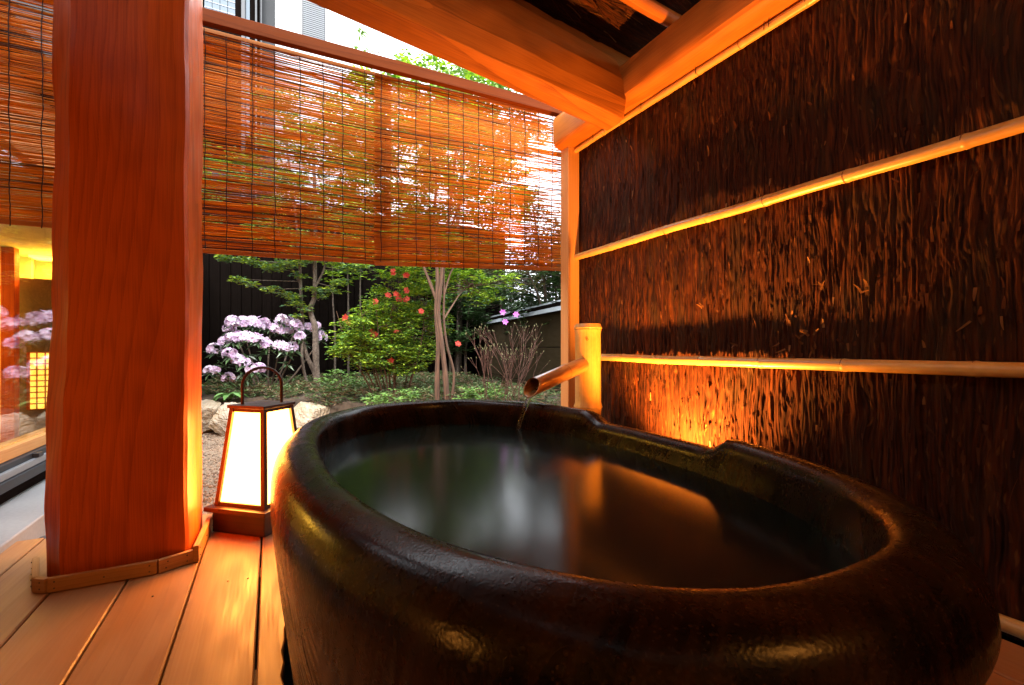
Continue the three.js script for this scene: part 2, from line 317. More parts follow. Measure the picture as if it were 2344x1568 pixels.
{
  const WALLX = 1.845;
  let t = thing('bamboo_rail', 'upper bamboo rail running across the bark wall', 'bamboo rail', [0, 0, 0], 0);
  const zs = (list, z0) => list.map((z) => z - z0);
  bambooPole(t, V(WALLX - 0.034, 1.405, -2.49), V(WALLX - 0.034, 1.413, 1.4), 0.0205, 0.0225, zs([-2.324, -2.136, -1.94, -1.708, -1.456, -1.173, -0.874, -0.561, -0.2, 0.2, 0.6, 1.0], -2.49));
  t = thing('bamboo_rail', 'lower bamboo rail on the bark wall, level with the top of the spout', 'bamboo rail');
  bambooPole(t, V(WALLX - 0.034, 0.737, -2.42), V(WALLX - 0.034, 0.739, 1.4), 0.021, 0.0225, zs([-2.029, -1.769, -1.492, -1.193, -0.881, -0.537, -0.15, 0.25, 0.65, 1.05], -2.42));
  t = thing('bamboo_rail', 'bamboo skirting pole along the foot of the bark wall on the deck', 'bamboo rail');
  bambooPole(t, V(WALLX - 0.028, 0.024, -2.45), V(WALLX - 0.028, 0.024, 1.4), 0.022, 0.022, [0.4, 0.85, 1.35, 1.8, 2.02, 2.5, 3.1]);
  t = thing('bamboo_rail', 'topmost bamboo pole between the bark wall and the roof log', 'bamboo rail');
  bambooPole(t, V(WALLX - 0.04, 2.118, -2.50), V(WALLX - 0.04, 2.118, 1.4), 0.017, 0.018, [0.12, 0.3, 0.46, 0.62, 0.8, 1.0, 1.22, 1.5, 1.8, 2.2, 2.6, 3.1]);
  for (const z of [-2.28, -2.17, -1.86, -1.5, -1.16, -1.14]) {   // wire ties
    const c = spline([[WALLX - 0.06, 2.10, z], [WALLX - 0.062, 2.14, z + 0.004], [WALLX - 0.05, 2.15, z + 0.01], [WALLX - 0.066, 2.16, z + 0.02]], 8);
    part('wire_tie', tube(c, 0.0016, 5), M.cord, t);
  }
}

// ---------------------------------------------------------------- bark wall
const barkTex = (() => {
  const f = (x, y) => {
    const w = 0.012 * N(x * 4, y * 1.7) + 0.004 * N2(x * 14, y * 5);
    return [N((x + w) * 85, y * 3.0), N2((x + w) * 210, y * 7), N((x + w) * 26 + 9, y * 2.2), N2(x * 5, y * 2.4), N((x + w * 2) * 48 + 30, y * 9)];
  };
  const map = tex(1024, 2048, (x, y) => {
    const [a, b, c, d, e] = f(x, y);
    let col = mixc([0.055, 0.0135, 0.0028], [0.013, 0.0036, 0.001], clamp(0.5 + 0.55 * a + 0.2 * b));
    col = mixc(col, [0.10, 0.026, 0.005], clamp(1.6 * (c - 0.35)) * 0.8);
    col = mixc(col, [0.03, 0.016, 0.007], clamp(1.4 * (d - 0.1)) * 0.6);
    col = mixc(col, [0.16, 0.065, 0.018], clamp(3 * (e - 0.72)) * 0.8);
    return col;
  }, 1.3, 2.4);
  const bump = tex(1024, 2048, (x, y) => { const [a, b, c] = f(x, y); return 0.5 + 0.3 * a + 0.15 * b + 0.12 * c; }, 1.3, 2.4, false);
  return { map, bump };
})();
M.cedar = new THREE.MeshPhysicalMaterial({ specularIntensity: 0.3, map: barkTex.map, bumpMap: barkTex.bump, bumpScale: 0.006, roughness: 0.85 });
M.fibre = new THREE.MeshPhysicalMaterial({ specularIntensity: 0.3, vertexColors: true, roughness: 0.75, side: THREE.DoubleSide });
const barkH = (s, y, k) => {   // relief of one bark sheet in metres
  const w = 0.014 * N(s * 3 + k, y * 0.9) + 0.003 * N2(s * 11, y * 3 + k);
  const q = s + w, pl = N(q * 28 + k * 5, y * 1.2), p2 = N2(q * 60, y * 2.2 + k), fine = N(q * 105, y * 7 + k);
  const fi = 1 - Math.exp(-pl * pl / 0.02), f2 = 1 - Math.exp(-p2 * p2 / 0.03);
  const flake = smooth(0.25, 0.45, N(q * 17 + k * 3, y * 5.5)) * smooth(0.0, 0.5, N2(s * 3 + k, y * 1.9));
  return 0.0065 * fi + 0.0035 * f2 + 0.0016 * fine + 0.0055 * flake + 0.002 * pl + 0.005 * N(s * 5 + k, y * 1.1);
};
function ribbon(acc, p, len, wid, lean, out, curl, inward, colr, r) {
  // a torn fibre: p on the surface, lean = angle off the vertical, out = how far its free end stands off
  const [pos, idx, col] = acc, up = V(0, Math.cos(lean), 0), n = 5;
  const side = inward.clone().cross(V(0, 1, 0)).normalize(); up.addScaledVector(side, Math.sin(lean));
  const across = up.clone().cross(inward).normalize(), base = pos.length / 3, down = r() < 0.5 ? -1 : 1;
  for (let k = 0; k <= n; k++) {
    const t = k / n, c = p.clone().addScaledVector(up, down * len * t).addScaledVector(inward, 0.008 + out * t * t).addScaledVector(across, curl * len * t * t);
    const w = wid * (1 - 0.75 * t ** 3) / 2, tw = (r() - 0.5) * 0.6;
    const ac = across.clone().addScaledVector(inward, tw * t).normalize();
    pos.push(...c.clone().addScaledVector(ac, w).toArray(), ...c.clone().addScaledVector(ac, -w).toArray());
    col.push(...colr, ...colr);
    if (k < n) { const a = base + k * 2; idx.push(a, a + 1, a + 2, a + 1, a + 3, a + 2); }
  }
}
const fibreCol = (r) => { const t = r(); return t < 0.93 ? mixc([0.016, 0.0045, 0.0012], [0.065, 0.018, 0.004], r()) : t < 0.992 ? mixc([0.09, 0.036, 0.011], [0.16, 0.07, 0.022], r()) : mixc([0.16, 0.08, 0.03], [0.22, 0.12, 0.05], r()); };
{
  const t = thing('bark_wall', 'dark cedar bark wall behind the tub', 'wall'), X = 1.845;
  part('backing_board', box(X + 0.02, X + 0.12, -0.1, 2.3, -2.57, 1.5, 'z', 0.002), M.dark, t);
  const seams = [-2.56, -2.17, -1.67, -1.168, -0.688, -0.2, 0.3, 0.8, 1.5];
  for (let k = 0; k + 1 < seams.length; k++) {
    const z0 = seams[k] - 0.012, z1 = seams[k + 1] + 0.012, lift = k % 2 ? 0.006 : 0, near = k < 6, nz = Math.round((z1 - z0) / (near ? 0.0045 : 0.03)), ny = near ? 190 : 40, pos = [], uv = [], idx = [];
    const zz0 = (y) => z0 + (k ? 0.008 * N(y * 3, k) : 0.02 * N(y * 1.7, 5) + 0.006 * N2(y * 9, 2)), zz1 = (y) => z1 + 0.008 * N2(y * 3, k);
    for (let j = 0; j <= ny; j++) for (let i = 0; i <= nz; i++) {
      const y = j / ny * 2.2 - 0.02, z = mix(zz0(y), zz1(y), i / nz), edge = Math.min(i, nz - i) / nz;
      const h = barkH(z, y, k * 1.7) * smooth(0, 0.02, edge + 0.01) + lift;
      pos.push(X + 0.012 - h, y, z); uv.push(z + k * 0.37, y + k * 0.61);
    }
    for (let j = 0; j < ny; j++) for (let i = 0; i < nz; i++) { const a = j * (nz + 1) + i, b = a + 1, c = a + nz + 1, d = c + 1; idx.push(a, b, c, b, d, c); }
    part('bark_sheet', geoOf(pos, idx, uv), M.cedar, t);
  }
  const r = rngOf(515), acc = [[], [], []], inw = V(-1, 0, 0);
  for (let k = 0; k < 3000; k++) {
    const z = rr(-2.5, -0.2, r), y = rr(0.05, 2.1, r), dens = 0.25 + 0.75 * smooth(-0.1, 0.5, N(z * 2.2, y * 1.6) + 0.25 * N2(z * 6, y * 3));
    if (r() > dens) continue;
    const hair = r() < 0.12;   // most are flat scales of bark, a few are torn fibres
    ribbon(acc, V(X - 0.001, y, z), hair ? rr(0.03, 0.1, r) : rr(0.014, 0.05, r), hair ? rr(0.002, 0.004, r) : rr(0.004, 0.010, r), (r() - 0.5) * (r() < 0.06 ? 1.8 : 0.22), r() < 0.2 ? rr(0.006, 0.014, r) : rr(0, 0.005, r), (r() - 0.5) * 0.3, inw, fibreCol(r), r);
  }
  for (const [z, y] of [[-1.08, 0.93], [-1.03, 0.83], [-0.98, 0.8], [-0.99, 0.765], [-1.0, 0.86], [-1.12, 0.8], [-0.95, 1.02], [-0.83, 1.0], [-1.5, 0.99], [-1.32, 0.8]])
    for (let q = 0; q < 3; q++) ribbon(acc, V(X - 0.004, y + rr(-0.02, 0.02, r), z + rr(-0.02, 0.02, r)), rr(0.015, 0.04, r), rr(0.004, 0.01, r), rr(-1.6, 1.6, r), rr(0.006, 0.016, r), rr(-0.5, 0.5, r), inw, mixc([0.07, 0.027, 0.008], [0.14, 0.06, 0.018], r()), r);
  stuff('bark_fibres', geoOf(acc[0], acc[1], null, acc[2]), M.fibre, t);
}

// ---------------------------------------------------------------- posts, logs, roof
one('corner_post', 'slim square wooden post at the garden end of the bark wall', 'post', box(1.742, 1.832, -0.03, 2.14, -2.575, -2.485, 'y', 0.004), M.trim);
function logGeo(p0, p1, section, n = 24, wob = 0.006, sz = () => 1) {   // hewn log: section = [across, up] points
  const dir = p1.clone().sub(p0).normalize(), side = V(0, 1, 0).cross(dir).normalize(), rings = [], ph = rnd() * 40;
  for (let k = 0; k <= n; k++) {
    const c = p0.clone().lerp(p1, k / n), s = sz(k / n), ring = [];
    section.forEach(([a, b], i) => { const w = wob * N(k / n * 4 + ph, i * 0.5); ring.push(c.clone().addScaledVector(side, a * s + w * Math.sign(a)).add(V(0, b * s + w * 0.5, 0))); });
    rings.push(ring);
  }
  return loft(rings, { caps: true, crease: 0.3, u0: rnd() * 2, v0: rnd() * 2 });
}
function rounded(poly, per = 4, k = 0.35) {   // softens the corners of a section
  const out = [];
  poly.forEach((p, i) => {
    const a = poly[(i + poly.length - 1) % poly.length], b = poly[(i + 1) % poly.length];
    for (let q = 0; q <= per; q++) {
      const t = q / per, u = [mix(p[0], a[0], k * (1 - t)), mix(p[1], a[1], k * (1 - t))], w = [mix(p[0], b[0], k * t), mix(p[1], b[1], k * t)];
      out.push([(u[0] + w[0]) / 2 + (mix(u[0], w[0], t) - (u[0] + w[0]) / 2) * 0.5, (u[1] + w[1]) / 2 + (mix(u[1], w[1], t) - (u[1] + w[1]) / 2) * 0.5]);
    }
  });
  return out;
}
{ // wall plate: a round log flattened a little, over the bark wall; its cut end looks out to the garden
  const s = []; for (let k = 0; k < 40; k++) { const f = k / 40 * Math.PI * 2, c = Math.cos(f), d = Math.sin(f); s.push([Math.sign(c) * Math.abs(c) ** 0.38 * 0.135, Math.sign(d) * Math.abs(d) ** 0.38 * 0.112]); }
  one('roof_log', 'heavy wooden log lying along the top of the bark wall', 'beam', logGeo(V(1.81, 2.246, -2.565), V(1.81, 2.246, 1.45), s, 30, 0.004), M.beam);
}
{ // tie beam from the pillar to the wall plate
  const s = rounded([[0.115, 0.01], [0.135, 0.11], [0.13, 0.225], [0.05, 0.40], [-0.05, 0.40], [-0.13, 0.225], [-0.13, 0.11], [-0.03, 0.0], [0.06, 0.0]], 2, 0.07);
  const pts = [V(1.69, 2.03, -2.0), V(-1.3, 2.383, -2.0)];
  one('tie_beam', 'large hewn tie beam crossing under the roof from the pillar side to the wall log', 'beam', logGeo(pts[0], pts[1], s, 30, 0.003, (t) => 0.93 + 0.12 * t), M.beam);
}
{ // rail that the blinds hang from
  one('blind_rail', 'flat wooden rail from which the bamboo blinds hang', 'rail', (() => {
    const g = box(-1.45, 1.93, -0.033, 0.033, -0.02, 0.02, 'x', 0.004); g.rotateZ(0.0235); g.translate(0, 2.382, -2.60); return g;
  })(), M.rail);
}
{
  const roof = thing('roof', 'bark lined roof over the bath seen from below between the beams', 'roof', [1.8, 2.5, 0]);
  roof.rotation.z = -0.1;   // rises away from the wall
  const put = (g) => g.translate(-1.8, -2.5, 0);
  part('roof_boards', put(box(-1.45, 2.35, 2.585, 2.70, -2.16, 1.6, 'x')), M.dark, roof);
  part('gable_board', put(box(-1.42, 2.1, 2.33, 2.58, -2.11, -2.07, 'x')), M.beam, roof);
  const pos = [], uv = [], idx = [], nx = 240, nz = 190;
  for (let j = 0; j <= nz; j++) for (let i = 0; i <= nx; i++) {
    const x = mix(-1.4, 2.0, i / nx), z = mix(-2.12, 1.5, j / nz), h = barkH(z * 1.0, x, 4.2) + 0.006 * N(x * 3, z * 3);
    pos.push(x, 2.555 - h * 1.2, z); uv.push(z, x);
  }
  for (let j = 0; j < nz; j++) for (let i = 0; i < nx; i++) { const a = j * (nx + 1) + i, b = a + 1, c = a + nx + 1, d = c + 1; idx.push(a, b, c, b, d, c); }
  part('bark_lining', put(geoOf(pos, idx, uv)), M.cedar, roof);
  const r = rngOf(77), acc = [[], [], []];
  for (let k = 0; k < 900; k++) {
    const x = rr(0.4, 1.75, r), z = rr(-2.0, -1.0, r), L = rr(0.03, 0.16, r), w = rr(0.002, 0.007, r), n = 4, base = acc[0].length / 3, a = rr(-0.4, 0.4, r), c = fibreCol(r), sag = rr(0.004, 0.03, r);
    for (let q = 0; q <= n; q++) {
      const t = q / n, px = x + L * t * Math.cos(a), pz = z + L * t * Math.sin(a), py = 2.54 - sag * t * t;
      acc[0].push(px, py, pz - w / 2, px, py, pz + w / 2); acc[2].push(...c, ...c);
      if (q < n) { const b = base + q * 2; acc[1].push(b, b + 1, b + 2, b + 1, b + 3, b + 2); }
    }
  }
  stuff('loose_fibres', put(geoOf(acc[0], acc[1], null, acc[2])), M.fibre, roof);
}
for (const [z, label] of [[-1.60, 'round roof pole resting on the wall log nearest the tie beam'], [-1.13, 'second round roof pole over the bath counted from the tie beam'], [-0.66, 'third round roof pole over the bath, above the tub'], [-0.19, 'fourth round roof pole over the bath, above the camera'], [0.5, 'rearmost round roof pole behind the camera']])
  one('roof_pole', label, 'pole', bambooGeo(V(1.80, 2.40, z), V(-1.35, 2.71, z), 0.034, 0.036, [], 18, 0.006), M.beam, 'round poles under the roof');
struct('rear_wall', box(-1.35, 1.95, -0.3, 2.55, 1.5, 1.6, 'x'), M.cream);
struct('rear_parapet', box(-1.5, 2.3, 2.3, 3.05, 1.605, 1.7, 'x'), M.cream);

// ---------------------------------------------------------------- bamboo blinds
function blind(label, x0, x1, yb0, yb1, yt0, yt1, cords, seed, Z = -2.638) {
  const t = thing('bamboo_blind', label, 'blind', [0, 0, 0], 0, 'bamboo blinds hanging at the garden side'), r = rngOf(seed);
  const pos = [], idx = [], col = [], W = x1 - x0, rows = 180, nseg = Math.round(W / 0.085), sides = 5;
  const yAt = (x, v) => mix(mix(yb0, yb1, (x - x0) / W), mix(yt0, yt1, (x - x0) / W), v);
  for (let k = 0; k < rows; k++) {
    const v = 0.016 + (k + 0.5 * (r() - 0.5)) / rows * 0.978, rad = rr(0.0020, 0.0033, r) * (v < 0.24 ? 1.1 : 1), ph = r() * 90, thick = r() < 0.06 ? 1.35 : 1;
    const tone = r(), c0 = tone < 0.12 ? [0.22, 0.08, 0.02] : mixc([0.80, 0.35, 0.03], [0.60, 0.21, 0.015], r());
    const a0 = x0 + rr(-0.003, 0.004, r), a1 = x1 + rr(-0.004, 0.003, r), base = pos.length / 3;
    for (let i = 0; i <= nseg; i++) {
      const x = mix(a0, a1, i / nseg), y = yAt(x, v) + 0.0022 * N(x * 2.2 + ph, k * 0.35) + 0.0014 * N2(x * 9 + ph, k);
      const rd = rad * thick * (1 + 0.3 * N(x * 3 + ph, 2)), z = Z + 0.0015 * N(x * 4, ph) + 0.012 * N(x * 0.9 + seed, v * 1.3), c = c0.map((q) => q * (1 + 0.25 * N2(x * 6 + ph, 9)));
      for (let s = 0; s < sides; s++) { const f = s / sides * Math.PI * 2; pos.push(x, y + Math.sin(f) * rd, z + Math.cos(f) * rd); col.push(...c); }
    }
    for (let i = 0; i < nseg; i++) for (let s = 0; s < sides; s++) { const a = base + i * sides + s, b = base + i * sides + (s + 1) % sides, c = a + sides, d = b + sides; idx.push(a, c, b, b, c, d); }
  }
  stuff('reeds', geoOf(pos, idx, null, col), M.reed, t);
  for (const x of cords) {
    const pts = [], ph = r() * 20; for (let k = 0; k <= 60; k++) { const v = mix(-0.012, 1.0, k / 60); pts.push(V(x + 0.004 * N(v * 5, ph) + 0.0012 * (k % 2), yAt(x, v), Z + 0.012 * N(x * 0.9 + seed, v * 1.3) + 0.0052)); }
    part('cord', tube(pts, 0.0021, 5), M.cord, t);
  }
  const bat = (v, h) => { const g = box(-W / 2, W / 2, -h / 2, h / 2, -0.004, 0.004, 'x', 0.002); g.rotateZ(Math.atan2(yb1 - yb0, W)); g.translate((x0 + x1) / 2, yAt((x0 + x1) / 2, v), Z); return g; };
  part('bottom_batten', bat(0.004, 0.021), M.beam, t); part('top_batten', bat(0.996, 0.02), M.beam, t);
}
const K = 0.9366 * 2.638 / 2.60, ky = (y) => 0.8 + (y - 0.8) * K, kx = (x) => x * K;
blind('left bamboo blind, partly hidden behind the pillar, above the lit room', kx(-1.9), kx(-0.62), ky(1.335), ky(1.345), ky(2.43), ky(2.44), [-1.62, -1.51, -1.41, -1.31, -1.21, -1.11, -1.006, -0.901, -0.80, -0.70].map(kx), 11);
blind('middle bamboo blind between the pillar and the next blind', kx(-0.56), kx(0.65), ky(1.286), ky(1.306), ky(2.436), ky(2.446), [-0.5, -0.4, -0.3, -0.205, -0.088, 0.018, 0.145, 0.264, 0.368, 0.495, 0.61].map(kx), 23, -2.662);
blind('right bamboo blind hanging beside the corner post', kx(0.545), kx(1.885), ky(1.296), ky(1.366), ky(2.436), ky(2.49), [0.584, 0.688, 0.796, 0.886, 1.007, 1.109, 1.218, 1.326, 1.457, 1.574, 1.685, 1.799].map(kx), 37);

// ---------------------------------------------------------------- ceramic tub, water, spout
function tubPoint(f, off, y, kb = 0) {   // point on the oval offset outwards from the line of the rim
  const c = Math.cos(f), s = Math.sin(f), e = 2 / TUB.n;
  return V(TUB.x + Math.sign(c) * Math.abs(c) ** e * (TUB.a + off), y, TUB.z + Math.sign(s) * Math.abs(s) ** e * (TUB.b + off + kb));
}
M.glaze = new THREE.MeshPhysicalMaterial({
  map: tex(1024, 512, (x, y) => {
    const st = N((x + y * 0.55) * 46, (y - x * 0.3) * 4), sp = N2(x * 160, y * 160), bl = N(x * 5, y * 6);
    let c = mixc([0.005, 0.0025, 0.0015], [0.030, 0.0115, 0.0038], clamp(0.35 + 0.45 * bl + 0.35 * st));
    c = mixc(c, [0.08, 0.035, 0.012], clamp(4 * (sp - 0.62)) * 0.7);
    return c;
  }, 2.2, 0.9),
  roughnessMap: tex(512, 256, (x, y) => 0.27 + 0.06 * N(x * 8, y * 9) + 0.08 * N2(x * 150, y * 150), 2.2, 0.9, false), roughness: 1,
  bumpMap: tex(2048, 1024, (x, y) => {
    const q = x + y * 0.62 + 0.03 * N(x * 5, y * 5), ridge = N(q * 34, (y - x * 0.2) * 5) * smooth(-0.2, 0.4, N2(x * 2.2, y * 1.7) + 0.15) * smooth(0.64, 0.5, y);
    return 0.5 + 0.36 * ridge + 0.022 * N2(x * 150, y * 150) + 0.006 * N(x * 60, y * 45);
  }, 2.2, 0.9, false), bumpScale: 0.0042,
  specularIntensity: 0.36, clearcoat: 0.08, clearcoatRoughness: 0.2,
});
const notch = (p) => (p.x > TUB.x + 0.3 ? smooth(-1.56, -1.46, p.z) * smooth(-0.86, -0.935, p.z) : 0);
{
  const t = thing('ceramic_bathtub', 'large oval dark brown ceramic bathtub full of water', 'bathtub');
  const prof = [];      // [offset, height], from the foot outside over the lip to the floor inside
  const R = TUB.rim;
  const outer = new THREE.CatmullRomCurve3([[0.0, -0.69], [0.015, -0.55], [0.03, -0.42], [0.046, -0.3], [0.058, -0.2], [0.065, -0.13], [0.065, -0.09], [0.058, -0.055], [0.044, -0.028], [0.024, -0.011], [0.0, -0.003], [-0.018, 0], [-0.034, -0.003], [-0.045, -0.012], [-0.052, -0.028], [-0.056, -0.06]].map(([a, b]) => V(a, b, 0))).getPoints(70);
  for (const p of outer) prof.push([p.x, R + p.y, p.x > -0.01 ? 1 : 0]);
  for (const [o, y] of [[-0.058, R - 0.12], [-0.06, R - 0.17], [-0.075, 0.2], [-0.10, 0.05], [-0.16, -0.04], [-0.3, -0.075], [-0.5, -0.08]]) prof.push([o, y, 0]);
  const n = 160, rings = prof.map(([o, y, out]) => {
    const ring = [];
    for (let i = 0; i < n; i++) {
      const f = i / n * Math.PI * 2, s = Math.sin(f), end = Math.abs(s) ** 1.5, right = Math.max(0, Math.cos(f));
      let off = o; const low = clamp((R - 0.1 - y) / 0.62);
      if (out) off -= low * (0.2 * end * (Math.cos(f) < 0 ? 0.45 : 1) + 0.06 * right);
      off += 0.003 * N(Math.cos(f) * 3 + y, s * 3) * smooth(R, R - 0.1, y) * out;
      const p = tubPoint(f, off, y + 0.003 * N(Math.cos(f) * 1.5, s * 1.5 + 4));
      p.y -= 0.042 * notch(p) * smooth(R - 0.16, R - 0.05, y);
      ring.push(p);
    }
    return ring;
  });
  part('body', loft(rings), M.glaze, t);
}
{
  const WY = 0.415, cx = 1.005, cz = -1.85, pos = [], uv = [], idx = [], nr = 90, na = 160;
  for (let j = 0; j <= nr; j++) for (let i = 0; i < na; i++) {
    const f = i / na * Math.PI * 2, p = tubPoint(f, -0.052, 0), s = j / nr, x = mix(TUB.x, p.x, s), z = mix(TUB.z, p.z, s), d = Math.hypot(x - cx, z - cz);
    const h = 0.0006 * Math.sin(d * 70) * Math.exp(-d * 9);
    pos.push(x, WY + h, z); uv.push(x, z);
  }
  for (let j = 0; j < nr; j++) for (let i = 0; i < na; i++) { const a = j * na + i, b = j * na + (i + 1) % na, c = a + na, d = b + na; idx.push(a, b, c, b, d, c); }
  // sides and floor follow the inside of the tub
  for (const [o, y] of [[-0.068, 0.2], [-0.095, 0.05], [-0.15, -0.035], [-0.3, -0.07], [-0.57, -0.072]]) {
    const base = pos.length / 3;
    for (let i = 0; i < na; i++) { const p = tubPoint(i / na * Math.PI * 2, o, y); pos.push(p.x, p.y, p.z); uv.push(p.x, p.z); }
    for (let i = 0; i < na; i++) { const a = base - na + i, b = base - na + (i + 1) % na, c = a + na, d = b + na; idx.push(a, b, c, b, d, c); }
  }
  const mat = new THREE.MeshPhysicalMaterial({ color: lin(0.003, 0.006, 0.005), roughness: 0.15, specularIntensity: 0.58, ior: 1.33 });
  const g = geoOf(pos, idx, uv), nn = g.attributes.normal;
  for (let j = 0; j <= nr; j++) for (let i = 0; i < na; i++) {   // the surface is level but for rings round the stream
    const k = j * na + i, x = pos[k * 3], z = pos[k * 3 + 2], d = Math.hypot(x - cx, z - cz) + 1e-4, sl = -0.05 * Math.cos(d * 70) * Math.exp(-d * 8), v = V((x - cx) / d * sl, 1, (z - cz) / d * sl).normalize();
    nn.setXYZ(k, v.x, v.y, v.z);
  }
  one('bath_water', 'dark still water filling the ceramic bathtub', 'water', g, mat);
}
{
  const t = thing('bamboo_water_spout', 'upright bamboo post with a slanting bamboo spout pouring into the tub', 'water spout', [1.62, 0, -2.115]);
  const post = part('upright_culm', bambooGeo(V(0, 0.0, 0), V(0, 0.935, 0), 0.076, 0.073, [0.16, 0.452, 0.905], 32, 0.001), M.bamboo, t);
  for (const y of [0.452, 0.905]) part('node', bambooGeo(V(0, y - 0.0014, 0), V(0, y + 0.0014, 0), 0.0772, 0.0772, [], 32, 0, false), M.bambooNode, post);
  part('peg', new THREE.TorusGeometry(0.006, 0.0015, 6, 14).rotateY(-0.9).translate(-0.049, 0.845, 0.058), M.bambooNode, t);
  // the spout: a tube, cut aslant, open at the tip
  const p0 = V(-0.015, 0.708, 0.0), p1 = V(-0.545, 0.612, 0.285), dir = p1.clone().sub(p0).normalize(), L = p0.distanceTo(p1);
  const a = V(0, 1, 0).addScaledVector(dir, -dir.y).normalize(), b = V(0, 0, 0).crossVectors(dir, a), rings = [], ns = 28;
  const ringAt = (s, r, cut) => { const o = []; for (let k = 0; k < ns; k++) { const f = k / ns * Math.PI * 2, q = p0.clone().addScaledVector(dir, s - (cut ? 0.034 * Math.cos(f) : 0)); o.push(q.addScaledVector(a, Math.cos(f) * r).addScaledVector(b, Math.sin(f) * r)); } return o; };
  for (let k = 0; k <= 30; k++) { const s = L * k / 30, d = s - 0.27; rings.push(ringAt(s, 0.0415 * (1 + 0.05 * Math.exp(-d * d / 0.00015) - 0.03 * Math.exp(-d * d / 0.00001)), k === 30)); }
  rings.push(ringAt(L, 0.036, true), ringAt(L - 0.02, 0.035, true), ringAt(L * 0.55, 0.035, false), ringAt(L * 0.54, 0.004, false));
  const sp = part('spout', loft(rings), M.bambooWet, t);
  part('node', loft([ringAt(0.268, 0.0432), ringAt(0.272, 0.0432)]), M.bambooNode, sp);
}
{
  const path = spline([[1.118, 0.592, -1.853], [1.085, 0.582, -1.835], [1.062, 0.555, -1.836], [1.04, 0.50, -1.843], [1.02, 0.44, -1.848], [1.01, 0.41, -1.85]], 26);
  const g = tube(path, (t) => mix(0.014, 0.0065, t) * (1 + 0.15 * Math.sin(t * 17)), 12);
  one('water_stream', 'thin stream of water falling from the bamboo spout into the tub', 'water', g, new THREE.MeshPhysicalMaterial({ color: 0xffffff, roughness: 0.12, transmission: 1, thickness: 0.02, ior: 1.33 }));
}

// ---------------------------------------------------------------- lanterns
M.paper = new THREE.MeshStandardMaterial({ color: lin(0.85, 0.8, 0.7), roughness: 0.9, emissive: WARM, emissiveIntensity: LANTERN_GLOW });
function lantern(label, pos, turn, power = 1) {
  const t = thing('floor_lantern', label, 'lantern', pos, turn);
  part('plinth', box(-0.135, 0.135, 0.001, 0.092, -0.135, 0.135, 'x', 0.003), M.lacquer, t);
  part('ledge', box(-0.158, 0.158, 0.092, 0.112, -0.158, 0.158, 'x', 0.003), M.lacquer, t);
  const B = 0.13, T = 0.09, y0 = 0.112, y1 = 0.532;
  for (const [sx, sz] of [[1, 1], [1, -1], [-1, 1], [-1, -1]]) {
    const q = 0.0095, ring = (h, y) => [[-q, -q], [q, -q], [q, q], [-q, q]].map(([a, b]) => V(sx * (h - q) + a, y, sz * (h - q) + b));
    part('corner_bar', loft([ring(B, y0), ring(T, y1)], { caps: true, crease: 0.3 }), M.lacquer, t);
  }
  part('lid', box(-0.097, 0.097, y1, y1 + 0.014, -0.097, 0.097, 'x', 0.002), M.lacquer, t);
  for (let k = 0; k < 4; k++) {
    const face = new THREE.Group(); face.rotation.y = k * Math.PI / 2;
    const quad = (hb, ht, za, zb, ya, yb) => geoOf([-hb, ya, za, hb, ya, za, ht, yb, zb, -ht, yb, zb], [0, 1, 2, 0, 2, 3], [0, 0, 1, 0, 1, 1, 0, 1]);
    const at = (y) => mix(B, T, (y - y0) / (y1 - y0)) - 0.008, rot = new THREE.Matrix4().makeRotationY(k * Math.PI / 2);
    for (const [ya, yb] of [[y0, y0 + 0.016], [y1 - 0.016, y1]]) {
      const h = (y) => at(y) + 0.002, ring = (y) => [[-h(y) + 0.01, 0.004], [h(y) - 0.01, 0.004], [h(y) - 0.01, -0.008], [-h(y) + 0.01, -0.008]].map(([x, z]) => V(x, y, at(y) + z));
      part('cross_bar', loft([ring(ya), ring(yb)].map((q) => q.reverse()), { caps: true, crease: 0.3 }).applyMatrix4(rot), M.lacquer, t);
    }
    part('light_panel', quad(at(y0 + 0.016) - 0.009, at(y1 - 0.016) - 0.009, at(y0 + 0.016) - 0.003, at(y1 - 0.016) - 0.003, y0 + 0.016, y1 - 0.016).applyMatrix4(rot), M.paper, t);
    const li = new THREE.RectAreaLight(WARM, LANTERN_LIGHT * power, 0.17, 0.385), ym = (y0 + y1) / 2, tilt = Math.atan2(B - T, y1 - y0);
    const nrm = V(0, Math.sin(tilt), Math.cos(tilt)).applyMatrix4(rot), c = V(0, ym, at(ym) - 0.003).applyMatrix4(rot).addScaledVector(nrm, 0.004);
    li.position.copy(c); li.quaternion.setFromRotationMatrix(new THREE.Matrix4().lookAt(V(0, 0, 0), nrm, V(0, 1, 0))); li.name = 'lantern_panel_light';
    t.add(li);
  }
  const pts = []; const hw = 0.078, yb = y1 + 0.012, ys = 0.63;
  pts.push(V(-hw, yb, 0), V(-hw, (yb + ys) / 2, 0)); for (let k = 0; k <= 16; k++) { const a = Math.PI - k / 16 * Math.PI; pts.push(V(Math.cos(a) * hw, ys + Math.sin(a) * hw, 0)); } pts.push(V(hw, (yb + ys) / 2, 0), V(hw, yb, 0));
  const hg = tube(pts, 0.0065, 10); hg.rotateY(Math.PI / 4);
  part('handle', hg, M.lacquer, t);
  return t;
}
lantern('glowing floor lantern with an arched handle between the pillar and the tub', [-0.034, 0, -2.36], -0.732);

